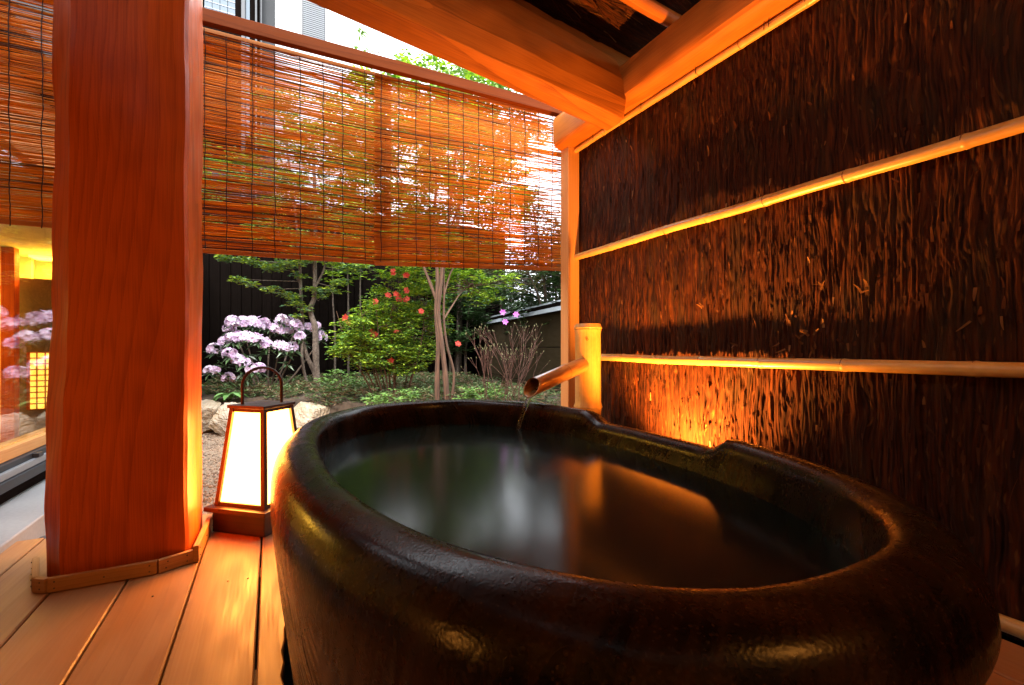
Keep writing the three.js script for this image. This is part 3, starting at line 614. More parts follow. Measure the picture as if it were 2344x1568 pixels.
// ---------------------------------------------------------------- wall lamp behind the camera, and a paper lamp standing in the lit room
M.sconce = new THREE.MeshStandardMaterial({ color: lin(0.85, 0.8, 0.7), roughness: 0.9, emissive: WARM, emissiveIntensity: 5 });
{
  const t = thing('wall_lamp', 'paper wall lamp in a wooden frame on the rear wall behind the camera', 'lamp', [1.0, 2.02, 1.5]), w = 0.18, h = 0.22;
  part('back_plate', box(-w, w, -h, h, -0.03, -0.001, 'y'), M.lacquer, t);
  for (const s of [-1, 1]) { part('frame_bar', box(s * w - 0.012, s * w + 0.012, -h, h, -0.14, -0.031, 'y'), M.lacquer, t); part('frame_bar', box(-w + 0.013, w - 0.013, s * (h - 0.012) - 0.012, s * (h - 0.012) + 0.012, -0.138, -0.031, 'x'), M.lacquer, t); }
  part('light_panel', box(-w + 0.014, w - 0.014, -h + 0.026, h - 0.026, -0.135, -0.12, 'y', 0.002), M.sconce, t);
  const li = new THREE.RectAreaLight(WARM, SCONCE_LIGHT, 0.33, 0.39); li.position.set(0, 0, -0.142); li.name = 'wall_lamp_light'; t.add(li);
}
{
  const t = thing('paper_lamp', 'square paper lamp on a low stand inside the lit room', 'lamp', [-2.3, -0.35, -0.45]);
  part('stand', box(-0.18, 0.18, 0.001, 0.62, -0.18, 0.18, 'y', 0.01), M.lacquer, t);
  part('lamp_shade', box(-0.16, 0.16, 0.622, 1.06, -0.16, 0.16, 'y', 0.01), new THREE.MeshStandardMaterial({ color: lin(0.8, 0.7, 0.5), roughness: 0.9, emissive: WARM, emissiveIntensity: 5 }), t);
  part('lid', box(-0.17, 0.17, 1.062, 1.075, -0.17, 0.17, 'x'), M.lacquer, t);
  for (let k = 0; k < 4; k++) { const li = new THREE.RectAreaLight(WARM, ROOM_LAMP_LIGHT, 0.3, 0.42), a = k * Math.PI / 2; li.position.set(-Math.sin(a) * 0.165, 0.84, -Math.cos(a) * 0.165); li.rotation.y = a; li.name = 'paper_lamp_light'; t.add(li); }
}

// ---------------------------------------------------------------- uplight behind the tub
{
  const t = thing('floor_uplight', 'small round uplight on the deck behind the tub at the foot of the bark wall', 'uplight', [1.60, 0, -1.56]);
  const tilt = (g) => g.rotateZ(-0.18).translate(0, 0.075, 0);
  part('base_plate', new THREE.CylinderGeometry(0.05, 0.055, 0.014, 24).translate(0, 0.008, 0), M.darkMetal, t);
  part('housing', tilt(new THREE.LatheGeometry([[0.001, -0.055], [0.045, -0.055], [0.052, 0.0], [0.052, 0.045], [0.046, 0.045], [0.044, 0.02], [0.001, 0.02]].map((p) => new THREE.Vector2(...p)), 28)), M.darkMetal, t);
  part('lamp_lens', tilt(new THREE.CircleGeometry(0.043, 24).rotateX(-Math.PI / 2).translate(0, 0.024, 0)), new THREE.MeshStandardMaterial({ color: lin(0.8, 0.7, 0.5), emissive: WARM, emissiveIntensity: 6 }), t);
  const li = new THREE.SpotLight(WARM, UPLIGHT, 0, 1.05, 1.0); li.position.set(0.01, 0.135, 0); li.shadow.radius = 1.5; li.castShadow = true;
  li.target.position.set(0.28, 1.0, 0); t.add(li, li.target);
}

// ---------------------------------------------------------------- the house on the left: room behind glass
{
  const t = thing('house', 'house on the left with a lit room behind its sliding glass', 'house'), G = -1.23, FY = 0.26, BZ = -8.1, CY = 1.93;
  part('floor', box(-6, G - 0.08, -0.43, -0.35, BZ, 1.5, 'z'), M.trim, t);
  part('ceiling', box(-6, G - 0.03, CY, CY + 0.1, BZ, 1.5, 'z'), M.cream, t);
  part('roof', box(-6.2, G + 0.12, CY + 0.36, CY + 0.5, BZ - 0.3, 1.6, 'z'), M.dark, t);
  part('lintel', box(G - 0.06, G + 0.03, 1.86, CY + 0.36, BZ, 1.5, 'z'), M.beam, t);
  part('end_wall', box(-6, G + 0.03, -0.4, CY + 0.36, BZ - 0.12, BZ, 'x'), M.cream, t);
  part('side_wall', box(-6.1, -6, -0.4, CY + 0.36, BZ, 1.5, 'z'), M.cream, t);
  part('near_wall', box(-6, G + 0.03, -0.4, CY + 0.36, 1.5, 1.6, 'x'), M.cream, t);
  part('under_sill_wall', box(G - 0.075, G - 0.022, -0.4, FY - 0.047, BZ, 1.5, 'z'), M.cream, t);
  part('sill', box(G - 0.075, G + 0.035, FY - 0.045, FY + 0.018, BZ, 1.5, 'z', 0.004), M.trim, t);
  part('lower_track', box(G - 0.02, G + 0.06, 0.165, FY - 0.047, BZ, 1.5, 'z', 0.003), M.darkMetal, t);
  part('track_groove', box(G + 0.062, G + 0.085, 0.15, 0.185, BZ, 1.5, 'z', 0.003), M.metal, t);
  part('rail_step', box(G - 0.02, G + 0.10, 0.10, 0.147, BZ, 1.5, 'z', 0.003), M.darkMetal, t);
  part('base_board', box(G - 0.02, G + 0.065, 0.03, 0.097, BZ, 1.5, 'z', 0.003), M.dark, t);
  part('track_stop', box(G + 0.062, G + 0.09, 0.187, 0.21, -3.53, -3.47, 'z', 0.002), M.darkMetal, t);
  part('foundation', box(G - 0.1, G + 0.05, -0.3, 0.028, BZ, 1.5, 'z'), M.concrete, t);
  const door = part('glass_pane', box(G - 0.003, G + 0.003, FY + 0.02, 1.86, -6.1, -2.2, 'z', 0.001), M.glass, t);
  part('door_stile', box(G - 0.02, G + 0.02, FY + 0.019, 1.86, -6.16, -6.1, 'y'), M.trim, door);
  part('door_stile', box(G - 0.02, G + 0.02, FY + 0.019, 1.86, -2.2, -2.14, 'y'), M.trim, door);
  const d2 = part('glass_pane', box(G - 0.033, G - 0.027, FY + 0.02, 1.86, -2.1, 1.45, 'z', 0.001), M.glass, t);
  part('door_stile', box(G - 0.05, G - 0.012, FY + 0.019, 1.86, -2.135, -2.075, 'y'), M.trim, d2);
  part('outer_wall', box(G - 0.05, G + 0.02, FY + 0.019, 1.86, BZ, -6.165, 'z'), M.mudWall, t);
  // inside: a brown partition with a lattice window, a post, and light pouring over the top of the partition
  part('room_post', box(-2.67, -2.555, -0.349, CY - 0.002, -7.28, -7.16, 'y', 0.006), M.pillar, t);
  const wall = part('partition', box(-2.64, G - 0.08, -0.349, 1.61, -7.44, -7.36, 'x'), M.mudWall, t);
  const wx0 = -2.5, wx1 = -1.85, wy0 = 0.07, wy1 = 0.74;
  part('window_paper', box(wx0, wx1, wy0, wy1, -7.357, -7.352, 'x', 0.001), new THREE.MeshStandardMaterial({ color: lin(0.8, 0.7, 0.5), emissive: ROOM, emissiveIntensity: 1.0, roughness: 0.9 }), wall).name = 'window_light_paper';
  for (let k = 0; k <= 10; k++) part('lattice_bar', box(wx0, wx1, mix(wy0, wy1, k / 10) - 0.006, mix(wy0, wy1, k / 10) + 0.006, -7.349, -7.339, 'x', 0.001), M.pillar, wall);
  for (let k = 0; k <= 9; k++) part('lattice_bar', box(mix(wx0, wx1, k / 9) - (k % 3 ? 0.006 : 0.014), mix(wx0, wx1, k / 9) + (k % 3 ? 0.006 : 0.014), wy0, wy1, -7.336, -7.326, 'y', 0.001), M.pillar, wall);
  part('back_panel', box(-5.9, -2.66, -0.349, CY - 0.003, -7.95, -7.88, 'x'), M.cream, t);
  part('picture_rail', box(-5.9, -2.68, 1.52, 1.56, -7.879, -7.86, 'x'), M.pillar, t);
  const lampM = new THREE.MeshStandardMaterial({ color: lin(0.8, 0.7, 0.5), emissive: ROOM, emissiveIntensity: 3 });
  for (const [x0, x1, z0, z1] of [[-2.6, -1.5, -7.9, -7.62], [-4.6, -3.4, -7.4, -6.4]]) {
    part('ceiling_lamp', box(x0, x1, CY - 0.03, CY - 0.004, z0, z1, 'x'), lampM, t);
    const li = new THREE.RectAreaLight(ROOM, ROOM_LIGHT, x1 - x0, z1 - z0); li.position.set((x0 + x1) / 2, CY - 0.036, (z0 + z1) / 2); li.rotation.x = -Math.PI / 2; li.name = 'room_lamp_light'; t.add(li);
  }
  part('cove_lamp', box(-2.6, -1.5, 1.56, 1.60, -7.62, -7.50, 'x'), lampM, t);
  const up = new THREE.RectAreaLight(ROOM, ROOM_LIGHT * 1.2, 1.1, 0.12); up.position.set(-2.05, 1.606, -7.56); up.rotation.x = Math.PI / 2; up.name = 'cove_lamp_light'; t.add(up);
  struct('concrete_step', box(G + 0.066, -0.925, -0.25, 0.029, -8.0, 1.5, 'z', 0.008), M.concrete);
}
{ // black pebbles in the strip between step and deck
  const g = new THREE.IcosahedronGeometry(1, 1), r = rngOf(64), n = 420, im = new THREE.InstancedMesh(g, M.pebble, n), m = new THREE.Matrix4();
  for (let k = 0; k < n; k++) {
    const s = rr(0.012, 0.03, r);
    m.compose(V(rr(-0.91, -0.55, r), -0.115 + rr(0, 0.05, r), rr(-3.6, -2.62, r)), new THREE.Quaternion().setFromEuler(new THREE.Euler(rr(-0.3, 0.3, r), r() * 6, rr(-0.3, 0.3, r))), V(s * 1.3, s * 0.75, s));
    im.setMatrixAt(k, m);
  }
  im.name = 'pebbles'; im.userData = { kind: 'stuff', label: 'black river pebbles between the concrete step and the deck', category: 'pebbles' }; add(im, scene);
}

{ // loose gravel lying on the path
  const g = new THREE.IcosahedronGeometry(1, 0), r = rngOf(65), n = 9000, m = new THREE.Matrix4(), mat = new THREE.MeshStandardMaterial({ color: 0xffffff, roughness: 0.95 }), im = new THREE.InstancedMesh(g, mat, n);
  for (let k = 0; k < n; k++) {
    const s = rr(0.004, 0.011, r), x = rr(-0.9, 1.2, r), z = rr(-5.9, -2.63, r);
    m.compose(V(x, -0.118 + 0.01 * N(x * 2, z * 2), z), new THREE.Quaternion().setFromEuler(new THREE.Euler(r() * 3, r() * 6, r() * 3)), V(s * 1.3, s * 0.8, s));
    im.setMatrixAt(k, m); const c = mixc([0.40, 0.29, 0.2], [0.14, 0.10, 0.075], r()); im.setColorAt(k, lin(...c));
  }
  im.name = 'gravel'; im.userData = { kind: 'stuff', label: 'loose tan gravel on the garden path', category: 'gravel' }; add(im, scene);
}

// ---------------------------------------------------------------- garden walls and buildings beyond
{
  const t = thing('board_fence', 'dark vertical board fence at the back of the garden', 'fence'), r = rngOf(31);
  part('backing', box(-1.5, 4.4, -0.2, 3.15, -8.72, -8.67, 'x'), M.dark, t);
  for (let x = -1.45; x < 4.3; x += 0.147) part('board', box(x, x + 0.14, -0.1, 3.2, -8.66 + rr(0, 0.008, r), -8.635 + rr(0, 0.01, r), 'y', 0.004), M.dark, t);
  part('cap', box(-1.5, 4.4, 3.2, 3.25, -8.76, -8.60, 'x'), M.dark, t);
}
{
  const t = thing('garden_wall', 'low brown boarded garden wall with a sloping grey metal cap on the right', 'wall');
  const A = V(2.82, 0, -2.66), B = V(4.2, 0, -10.7), L = A.distanceTo(B), ang = -Math.atan2(B.z - A.z, B.x - A.x), c = A.clone().lerp(B, 0.5);
  const GS = -1, put = (name, g, m) => part(name, g.rotateY(ang).translate(c.x, 0, c.z), m, t);
  for (const [a, b] of [[-0.2, 0.30], [0.31, 0.795], [0.805, 1.24]]) put('board', box(-L / 2, L / 2, a, b, -0.03, 0.03, 'x', 0.004), M.fenceWall);
  put('core', box(-L / 2, L / 2, -0.2, 1.25, -0.02, 0.02, 'x'), M.dark);
  // two folded sheets of the cap, one over the other, leaning back steeply
  const sh = (y, w, dz, ang2) => { const g = box(-L / 2, L / 2, -w / 2, w / 2, -0.004, 0.004, 'x', 0.002); g.rotateX(ang2).translate(0, y, dz); return g; };
  put('cap_sheet', sh(1.275, 0.095, GS * 0.06, GS * -0.75), M.metal); put('cap_sheet', sh(1.375, 0.05, GS * 0.0, GS * -0.75), M.metal);
  put('cap_core', box(-L / 2, L / 2, 1.24, 1.36, -0.035, 0.035, 'x'), M.dark);
}
{
  const t = thing('timber_building', 'dark timber building with upper windows beyond the fence on the left', 'building'), Z = -13;
  part('wall', box(-7, 0.10, -0.3, 11.5, Z - 3, Z, 'y'), M.greyWall, t);
  part('pale_strip', box(-2.2, -1.43, 8.2, 11.0, Z + 0.002, Z + 0.03, 'y'), M.cream, t);
  part('frame', box(-1.43, -0.25, 5.2, 11.2, Z + 0.002, Z + 0.06, 'y'), M.dark, t);
  for (let k = 0; k < 4; k++) {
    const x0 = -1.39 + k * 0.158, p = part('window', box(x0, x0 + 0.148, 8.55, 10.4, Z + 0.062, Z + 0.08, 'y'), M.skyGlass, t);
    for (let q = 0; q < 12; q++) part('slat', box(x0, x0 + 0.148, 8.57 + q * 0.15, 8.585 + q * 0.15, Z + 0.082, Z + 0.09, 'x', 0.001), M.metal, p);
  }
  part('window', box(-0.545, -0.46, 6, 10.8, Z + 0.062, Z + 0.08, 'y'), M.skyGlass, t);
  for (const [x, w] of [[-0.64, 0.09], [-0.345, 0.045], [-0.225, 0.025]]) part('downpipe', box(x, x + w, 0, 11, Z + 0.062, Z + 0.14, 'y', 0.02), M.pipe, t);
}
{
  const t = thing('white_building', 'tall white rendered building with a louvre vent beyond the garden', 'building'), Z = -16.5;
  part('wall', box(-1.5, 7.0, -0.3, 15, Z - 4, Z, 'y'), M.white, t);
  const vent = part('vent_frame', box(0.905, 1.62, 10.95, 12.6, Z + 0.002, Z + 0.05, 'y'), M.pipe, t);
  for (let k = 0; k < 24; k++) part('louvre', box(0.94, 1.585, 11.0 + k * 0.066, 11.045 + k * 0.066, Z + 0.052, Z + 0.1, 'x', 0.002), M.louvre, vent);
}

// ---------------------------------------------------------------- plants
const acc = () => ({ pos: [], col: [] });
const UP = V(0, 1, 0);
function leafAt(o, p, dir, nrm, L, W, c) {   // a pointed leaf folded along its midrib
  const side = dir.clone().cross(nrm).normalize(), up = side.clone().cross(dir).normalize();
  const tip = p.clone().addScaledVector(dir, L).addScaledVector(up, -0.12 * L), mid = p.clone().addScaledVector(dir, L * 0.45);
  const a = mid.clone().addScaledVector(side, W / 2).addScaledVector(up, 0.1 * W), b = mid.clone().addScaledVector(side, -W / 2).addScaledVector(up, 0.1 * W);
  o.pos.push(p.x, p.y, p.z, a.x, a.y, a.z, tip.x, tip.y, tip.z, p.x, p.y, p.z, tip.x, tip.y, tip.z, b.x, b.y, b.z);
  for (let k = 0; k < 6; k++) o.col.push(...c);
}
function finish(o) {
  const g = new THREE.BufferGeometry();
  g.setAttribute('position', new THREE.BufferAttribute(new Float32Array(o.pos), 3));
  g.setAttribute('color', new THREE.BufferAttribute(new Float32Array(o.col), 3));
  g.setAttribute('uv', new THREE.BufferAttribute(new Float32Array(o.pos.length / 3 * 2), 2));
  g.computeVertexNormals(); return g;
}
const ball = (r) => { for (;;) { const v = V(r() * 2 - 1, r() * 2 - 1, r() * 2 - 1); if (v.lengthSq() < 1) return v; } };
function whorl(o, p, r, n, L, W, cf, droop = 0.25) {   // a tuft of leaves round a twig end
  const f0 = r() * 6.3;
  for (let k = 0; k < n; k++) {
    const f = f0 + k / n * 6.283 + rr(-0.3, 0.3, r), d = V(Math.cos(f), rr(-droop, 0.5, r), Math.sin(f)).normalize();
    const nrm = UP.clone().addScaledVector(ball(r), 0.5).normalize(), s = rr(0.75, 1.2, r);
    leafAt(o, p.clone().addScaledVector(d, 0.01), d, nrm, L * s, W * s, cf(r, p));
  }
}
// a plant: stems given as point lists with radii, and clumps of foliage [x, y, z, rx, ry, rz, tufts]
function twigTo(geos, from, to, r0, r) {
  const m = from.clone().lerp(to, 0.5).add(ball(r).multiplyScalar(0.05)).add(V(0, -0.03, 0));
  geos.push(tube([from, m, to], [r0, r0 * 0.7, r0 * 0.3], 4));
}
function woody(label, name, category, stems, clumps, { mat, leaf, L, W, cf, per = 5, seed, twigR = 0.004, twigs = true, group, crown = 'crown', droop = 0.25, nTwig = 0.16 }) {
  const base = stems[0].p[0], t = thing(name, label, category, [0, 0, 0], 0, group), r = rngOf(seed);
  const nodes = [];
  for (const s of stems) {
    const pts = s.smooth === false ? s.p.map((q) => V(...q)) : spline(s.p, s.p.length * 5);
    part(s.name ?? 'trunk', tube(pts, (q) => mix(s.r[0], s.r[1], q) * (1 + 0.1 * N(q * 9, seed)), s.sides ?? 8), mat, t);
    nodes.push(...pts);
  }
  const o = acc(), tw = [];
  for (const [x, y, z, rx, ry, rz, n] of clumps) {
    const c = V(x, y, z); let near = nodes[0], bd = 1e9;
    for (const q of nodes) { const d = q.distanceTo(c) + Math.max(0, q.y - c.y) * 1.5; if (d < bd) { bd = d; near = q; } }
    if (twigs) twigTo(tw, near, c, twigR * 1.6, r);
    for (let k = 0; k < n; k++) {
      const b = ball(r), p = V(x + b.x * rx, y + b.y * ry, z + b.z * rz);
      if (twigs && r() < nTwig) twigTo(tw, c, p, twigR * 0.7, r);
      whorl(o, p, r, Math.round(rr(per * 0.6, per * 1.3, r)), L, W, cf, droop);
    }
  }
  if (tw.length) stuff('twigs', mergeGeometries(tw), mat, t);
  part(crown, finish(o), leaf, t);
  return t;
}
const P = (r, a, b) => mixc(a, b, r());
const cfMaple = (r) => P(r, [0.17, 0.30, 0.02], [0.42, 0.52, 0.03]);
const cfLime = (r) => (r() < 0.65 ? P(r, [0.22, 0.40, 0.016], [0.45, 0.62, 0.04]) : P(r, [0.07, 0.18, 0.014], [0.14, 0.28, 0.02]));
const cfBlue = (r) => P(r, [0.07, 0.17, 0.07], [0.2, 0.34, 0.15]);
const cfDark = (r) => P(r, [0.02, 0.05, 0.014], [0.06, 0.13, 0.03]);
const cfAz = (r) => (r() < 0.5 ? P(r, [0.22, 0.37, 0.015], [0.43, 0.57, 0.03]) : P(r, [0.06, 0.16, 0.015], [0.14, 0.27, 0.022]));

// slender tree with bent grey trunks and layered, small leaves
{
  const r = rngOf(404), cl = [];
  const lay = (pts, n, s = 0.14) => { for (const [x, y, z] of pts) cl.push([x, y, z, s, 0.05, s, n]); };
  lay([[-0.52, 2.0, -7.2], [-0.3, 1.98, -7.1], [-0.1, 1.93, -7.1], [0.02, 1.87, -7.0], [0.2, 1.93, -6.9], [0.4, 1.98, -6.8], [0.75, 1.98, -6.8], [0.95, 1.9, -6.7], [1.1, 1.93, -6.6], [0.6, 2.06, -6.7]], 26);
  lay([[-0.38, 1.72, -7.15], [-0.25, 1.66, -7.1], [0.02, 1.58, -7.0], [0.2, 1.54, -7.0], [0.3, 1.48, -6.9], [0.5, 1.6, -6.8], [0.72, 1.58, -6.7], [0.85, 1.7, -6.7], [0.28, 1.4, -6.9], [0.35, 1.78, -6.9]], 17, 0.12);
  lay([[0.33, 1.22, -6.85], [0.42, 1.33, -6.85], [0.62, 1.5, -6.8]], 10, 0.09);
  for (let k = 0; k < 95; k++) { const b = ball(r); cl.push([0.3 + b.x * 1.35, 3.1 + b.y * 1.2, -6.95 + b.z * 0.9, 0.2, 0.08, 0.2, 27]); }
  woody('slender garden tree with bent grey trunks behind the rhododendron flowers', 'garden_tree', 'tree', [
    { p: [[0.58, 0.1, -6.83], [0.57, 0.21, -6.83], [0.56, 0.45, -6.84], [0.55, 0.76, -6.84], [0.54, 1.09, -6.85], [0.49, 1.27, -6.87], [0.49, 1.36, -6.87], [0.53, 1.48, -6.85], [0.54, 1.74, -6.85], [0.54, 2.02, -6.85], [0.55, 2.57, -6.84], [0.53, 3.17, -6.85], [0.5, 3.9, -6.85]], r: [0.052, 0.018] },
    { p: [[0.56, 0.36, -6.84], [0.51, 0.52, -6.86], [0.44, 0.68, -6.90], [0.39, 0.91, -6.92], [0.39, 1.13, -6.93], [0.37, 1.51, -6.94], [0.35, 2.02, -6.95], [0.31, 2.57, -6.97], [0.24, 3.17, -7.0], [0.15, 3.9, -7]], r: [0.036, 0.012] },
    { p: [[0.48, 0.12, -6.76], [0.47, 0.21, -6.76], [0.41, 0.42, -6.80], [0.38, 0.64, -6.82], [0.38, 0.86, -6.86]], r: [0.026, 0.018] },
    { p: [[0.35, 1.7, -6.95], [0.31, 1.79, -6.97], [0.24, 1.92, -7.0], [0.17, 2.07, -7.04], [0.09, 2.42, -7.08], [0.04, 2.79, -7.11]], r: [0.016, 0.006], name: 'branch' },
    { p: [[0.54, 1.62, -6.85], [0.64, 1.85, -6.8], [0.7, 2.1, -6.75], [0.85, 2.6, -6.7], [1.0, 3.1, -6.6]], r: [0.016, 0.006], name: 'branch' },
  ], cl, { mat: M.barkGrey, leaf: M.leaf, L: 0.066, W: 0.032, cf: (q) => (q() < 0.55 ? cfMaple(q) : cfBlue(q)), seed: 405, twigR: 0.0035 });
}
// multi-stemmed tree with reddish trunks in front of the azalea
{
  const r = rngOf(505), cl = [];
  for (let k = 0; k < 40; k++) { const b = ball(r); cl.push([2.05 + b.x * 0.75, 1.62 + b.y * 0.3, -5.1 + b.z * 0.5, 0.16, 0.06, 0.16, 9]); }
  for (let k = 0; k < 150; k++) { const b = ball(r); cl.push([1.45 + b.x * 1.25, 2.65 + b.y * 0.95, -4.8 + b.z * 0.7, 0.18, 0.08, 0.18, 17]); }
  for (let k = 0; k < 26; k++) { const b = ball(r); cl.push([1.75 + b.x * 1.0, 3.7 + b.y * 0.4, -5.2 + b.z * 0.6, 0.17, 0.1, 0.17, 11]); }
  woody('multi stemmed tree with reddish brown trunks in front of the azalea', 'garden_tree', 'tree', [
    { p: [[1.52, 0.08, -4.51], [1.52, 0.23, -4.51], [1.52, 0.54, -4.51], [1.53, 0.85, -4.51], [1.51, 1.16, -4.52], [1.52, 1.42, -4.51], [1.52, 1.66, -4.52], [1.49, 2.09, -4.53], [1.51, 2.61, -4.52], [1.4, 3.3, -4.6]], r: [0.03, 0.012] },
    { p: [[1.61, 0.08, -4.47], [1.61, 0.23, -4.47], [1.59, 0.54, -4.47], [1.56, 0.85, -4.49], [1.53, 1.16, -4.51], [1.55, 1.42, -4.50], [1.57, 1.66, -4.49], [1.62, 2.09, -4.46], [1.67, 2.61, -4.43], [1.8, 3.4, -4.6]], r: [0.032, 0.012] },
    { p: [[1.67, 0.08, -4.49], [1.67, 0.22, -4.49], [1.69, 0.53, -4.48], [1.63, 0.80, -4.51], [1.60, 1.06, -4.53], [1.60, 1.37, -4.53], [1.60, 1.63, -4.53], [1.66, 2.0, -4.52], [1.9, 2.6, -4.6]], r: [0.016, 0.008] },
    { p: [[1.51, 1.30, -4.52], [1.45, 1.48, -4.55], [1.40, 1.63, -4.58], [1.34, 1.88, -4.61], [1.27, 2.30, -4.65], [1.0, 2.9, -4.7]], r: [0.018, 0.008], name: 'branch' },
    { p: [[1.60, 1.1, -4.53], [1.72, 1.25, -4.6], [1.9, 1.42, -4.8], [2.1, 1.55, -5.0]], r: [0.011, 0.005], name: 'branch' },
    { p: [[1.60, 1.35, -4.53], [1.7, 1.6, -4.6], [1.95, 1.9, -4.8], [2.3, 2.3, -5.0]], r: [0.012, 0.005], name: 'branch' },
  ], cl, { mat: M.barkRed, leaf: M.leaf, L: 0.066, W: 0.036, cf: cfLime, seed: 506, twigR: 0.0035 });
}
// azalea with red flowers
{
  const r = rngOf(606), cl = [], st = [];
  for (let k = 0; k < 210; k++) {
    const b = ball(r), x = 1.24 + b.x * 0.66, w = smooth(0.55, 1.5, x), y = mix(0.85, 1.1, w) + b.y * mix(0.42, 0.68, w);
    cl.push([x, y, -5.35 + b.z * 0.38, 0.13, 0.07, 0.13, 15]);
  }
  for (let k = 0; k < 14; k++) { const f = rr(-0.5, 0.5, r), g = rr(-0.25, 0.25, r); st.push({ p: [[1.25 + f * 0.35, 0.08, -5.35 + g * 0.4], [1.25 + f * 0.6, 0.4, -5.35 + g * 0.7], [1.22 + f * 1.0, 0.8, -5.35 + g], [1.2 + f * 1.2, 1.2, -5.35 + g * 1.2]], r: [0.012, 0.004], name: 'stem', sides: 6 }); }
  const t = woody('large rounded azalea bush with scattered red flowers', 'azalea_bush', 'shrub', st, cl, { mat: M.barkRed, leaf: M.leaf, L: 0.05, W: 0.024, cf: cfAz, seed: 607, twigR: 0.003, crown: 'foliage' });
  for (const p of [[0.75, 1.15, -5.43], [0.79, 1.09, -5.41], [1.05, 1.33, -5.27], [1.17, 1.39, -5.21], [1.26, 1.40, -5.16], [1.22, 1.66, -5.18], [1.36, 1.64, -5.11], [1.37, 1.46, -5.11], [1.29, 1.34, -5.15], [1.36, 1.35, -5.11], [1.51, 1.21, -5.03], [1.02, 0.96, -5.29], [1.26, 0.99, -5.16], [1.88, 0.84, -4.83], [1.20, 0.67, -5.20], [1.00, 0.99, -5.30], [1.05, 0.95, -5.28]]) {
    const o = acc(), c = V(...p).multiplyScalar(0.985), ax = V(-0.25, 0.35, 1).addScaledVector(ball(r), 0.5).normalize();
    for (let q = 0; q < 2; q++) {
      const cc = c.clone().add(ball(r).multiplyScalar(0.022)), a = ax.clone().cross(V(0.3, 1, 0.2)).normalize(), b = ax.clone().cross(a);
      for (let k = 0; k < 5; k++) { const f = k / 5 * 6.283 + q; leafAt(o, cc, a.clone().multiplyScalar(Math.cos(f)).addScaledVector(b, Math.sin(f)).addScaledVector(ax, 0.45).normalize(), ax, 0.038, 0.036, P(r, [0.62, 0.06, 0.045], [0.74, 0.13, 0.09])); }
    }
    part('flower', finish(o), M.petal, t);
  }
}
// rhododendron with pale pink flower trusses
{
  const r = rngOf(707), tr = [[-0.46,1.14,-7.25,.09],[-0.34,1.13,-7.27,.1],[-0.22,1.13,-7.16,.1],[-0.11,1.12,-7.16,.11],[-0.01,1.09,-7.12,.09],[0.07,1.05,-6.92,.07],[0.13,1.17,-6.87,.07],[0.21,1.15,-7.05,.08],[0.3,1.11,-6.85,.07],[0.12,1.02,-6.94,.09],[0.24,1.03,-7.08,.08],[0.33,1.06,-6.89,.07],[0.34,0.94,-6.59,.06],[0.45,1.07,-6.99,.07],[0.52,1.06,-7.0,.07],[0.57,1.1,-6.98,.05],[0.62,0.94,-6.96,.09],[-0.54,0.87,-7.07,.07],[-0.45,0.91,-6.92,.08],[-0.37,0.92,-6.94,.09],[-0.28,0.92,-6.87,.09],[-0.18,0.9,-6.66,.08],[-0.1,0.89,-6.8,.07],[-0.05,0.83,-6.73,.07],[0.1,0.82,-6.57,.07],[0.16,0.79,-6.47,.06],[0.25,0.8,-6.64,.07],[-0.65,0.77,-7.02,.08],[-0.45,0.71,-6.64,.08],[-0.36,0.64,-6.63,.07],[-0.29,0.61,-6.55,.06],[-0.68,0.5,-6.82,.06],[-0.6,0.52,-6.63,.04],[-0.47,0.41,-6.67,.07],[-0.2,0.53,-6.43,.07],[-0.13,0.53,-6.53,.07],[-0.51,1.06,-7.45,.08]];
  const t = thing('rhododendron_bush', 'rhododendron bush covered in pale pink flower clusters against the dark fence', 'shrub'), o = acc();
  for (let k = 0; k < 9; k++) { const e = tr[k * 4]; part('stem', tube(spline([[-0.05 + rr(-0.1, 0.1, r), 0.08, -6.95 + rr(-0.1, 0.1, r)], [mix(-0.05, e[0], 0.4), 0.35 * e[1], -6.95], [mix(-0.05, e[0], 0.8), 0.75 * e[1], mix(-6.95, e[2], 0.7)], [e[0], e[1] - 0.04, e[2]]], 12), (q) => mix(0.016, 0.006, q), 6), M.barkGrey, t); }
  for (let [x, y, z, s] of tr) {
    whorl(o, V(x, y - s * 0.55, z), r, 10, 0.125, 0.036, (q) => P(q, [0.022, 0.05, 0.016], [0.06, 0.115, 0.035]), 0.7);
    if (r() < 0.6) whorl(o, V(x + rr(-0.1, 0.1, r), y - s - rr(0.05, 0.16, r), z + rr(-0.1, 0.05, r)), r, 8, 0.12, 0.034, (q) => P(q, [0.02, 0.045, 0.015], [0.05, 0.10, 0.03]), 0.8);
    s *= 1.22; const f = acc(), nf = Math.round(12 + s * 130);
    for (let k = 0; k < nf; k++) {
      const d = ball(r).normalize(); d.y = Math.abs(d.y) * 0.9 - 0.25; d.normalize();
      const c = V(x, y, z).addScaledVector(d, s * 0.72), a = d.clone().cross(V(0.31, 0.7, 0.6)).normalize(), b = d.clone().cross(a), pc = P(r, [0.72, 0.52, 0.74], [0.86, 0.76, 0.88]), q0 = r() * 6;
      for (let q = 0; q < 5; q++) { const g = q0 + q / 5 * 6.283; leafAt(f, c, a.clone().multiplyScalar(Math.cos(g)).addScaledVector(b, Math.sin(g)).addScaledVector(d, 0.5).normalize(), d, 0.042, 0.044, pc.map((v) => v * rr(0.92, 1.05, r))); }
    }
    part('flower_cluster', finish(f), M.petal, t);
  }
  part('foliage', finish(o), M.gloss, t);
}
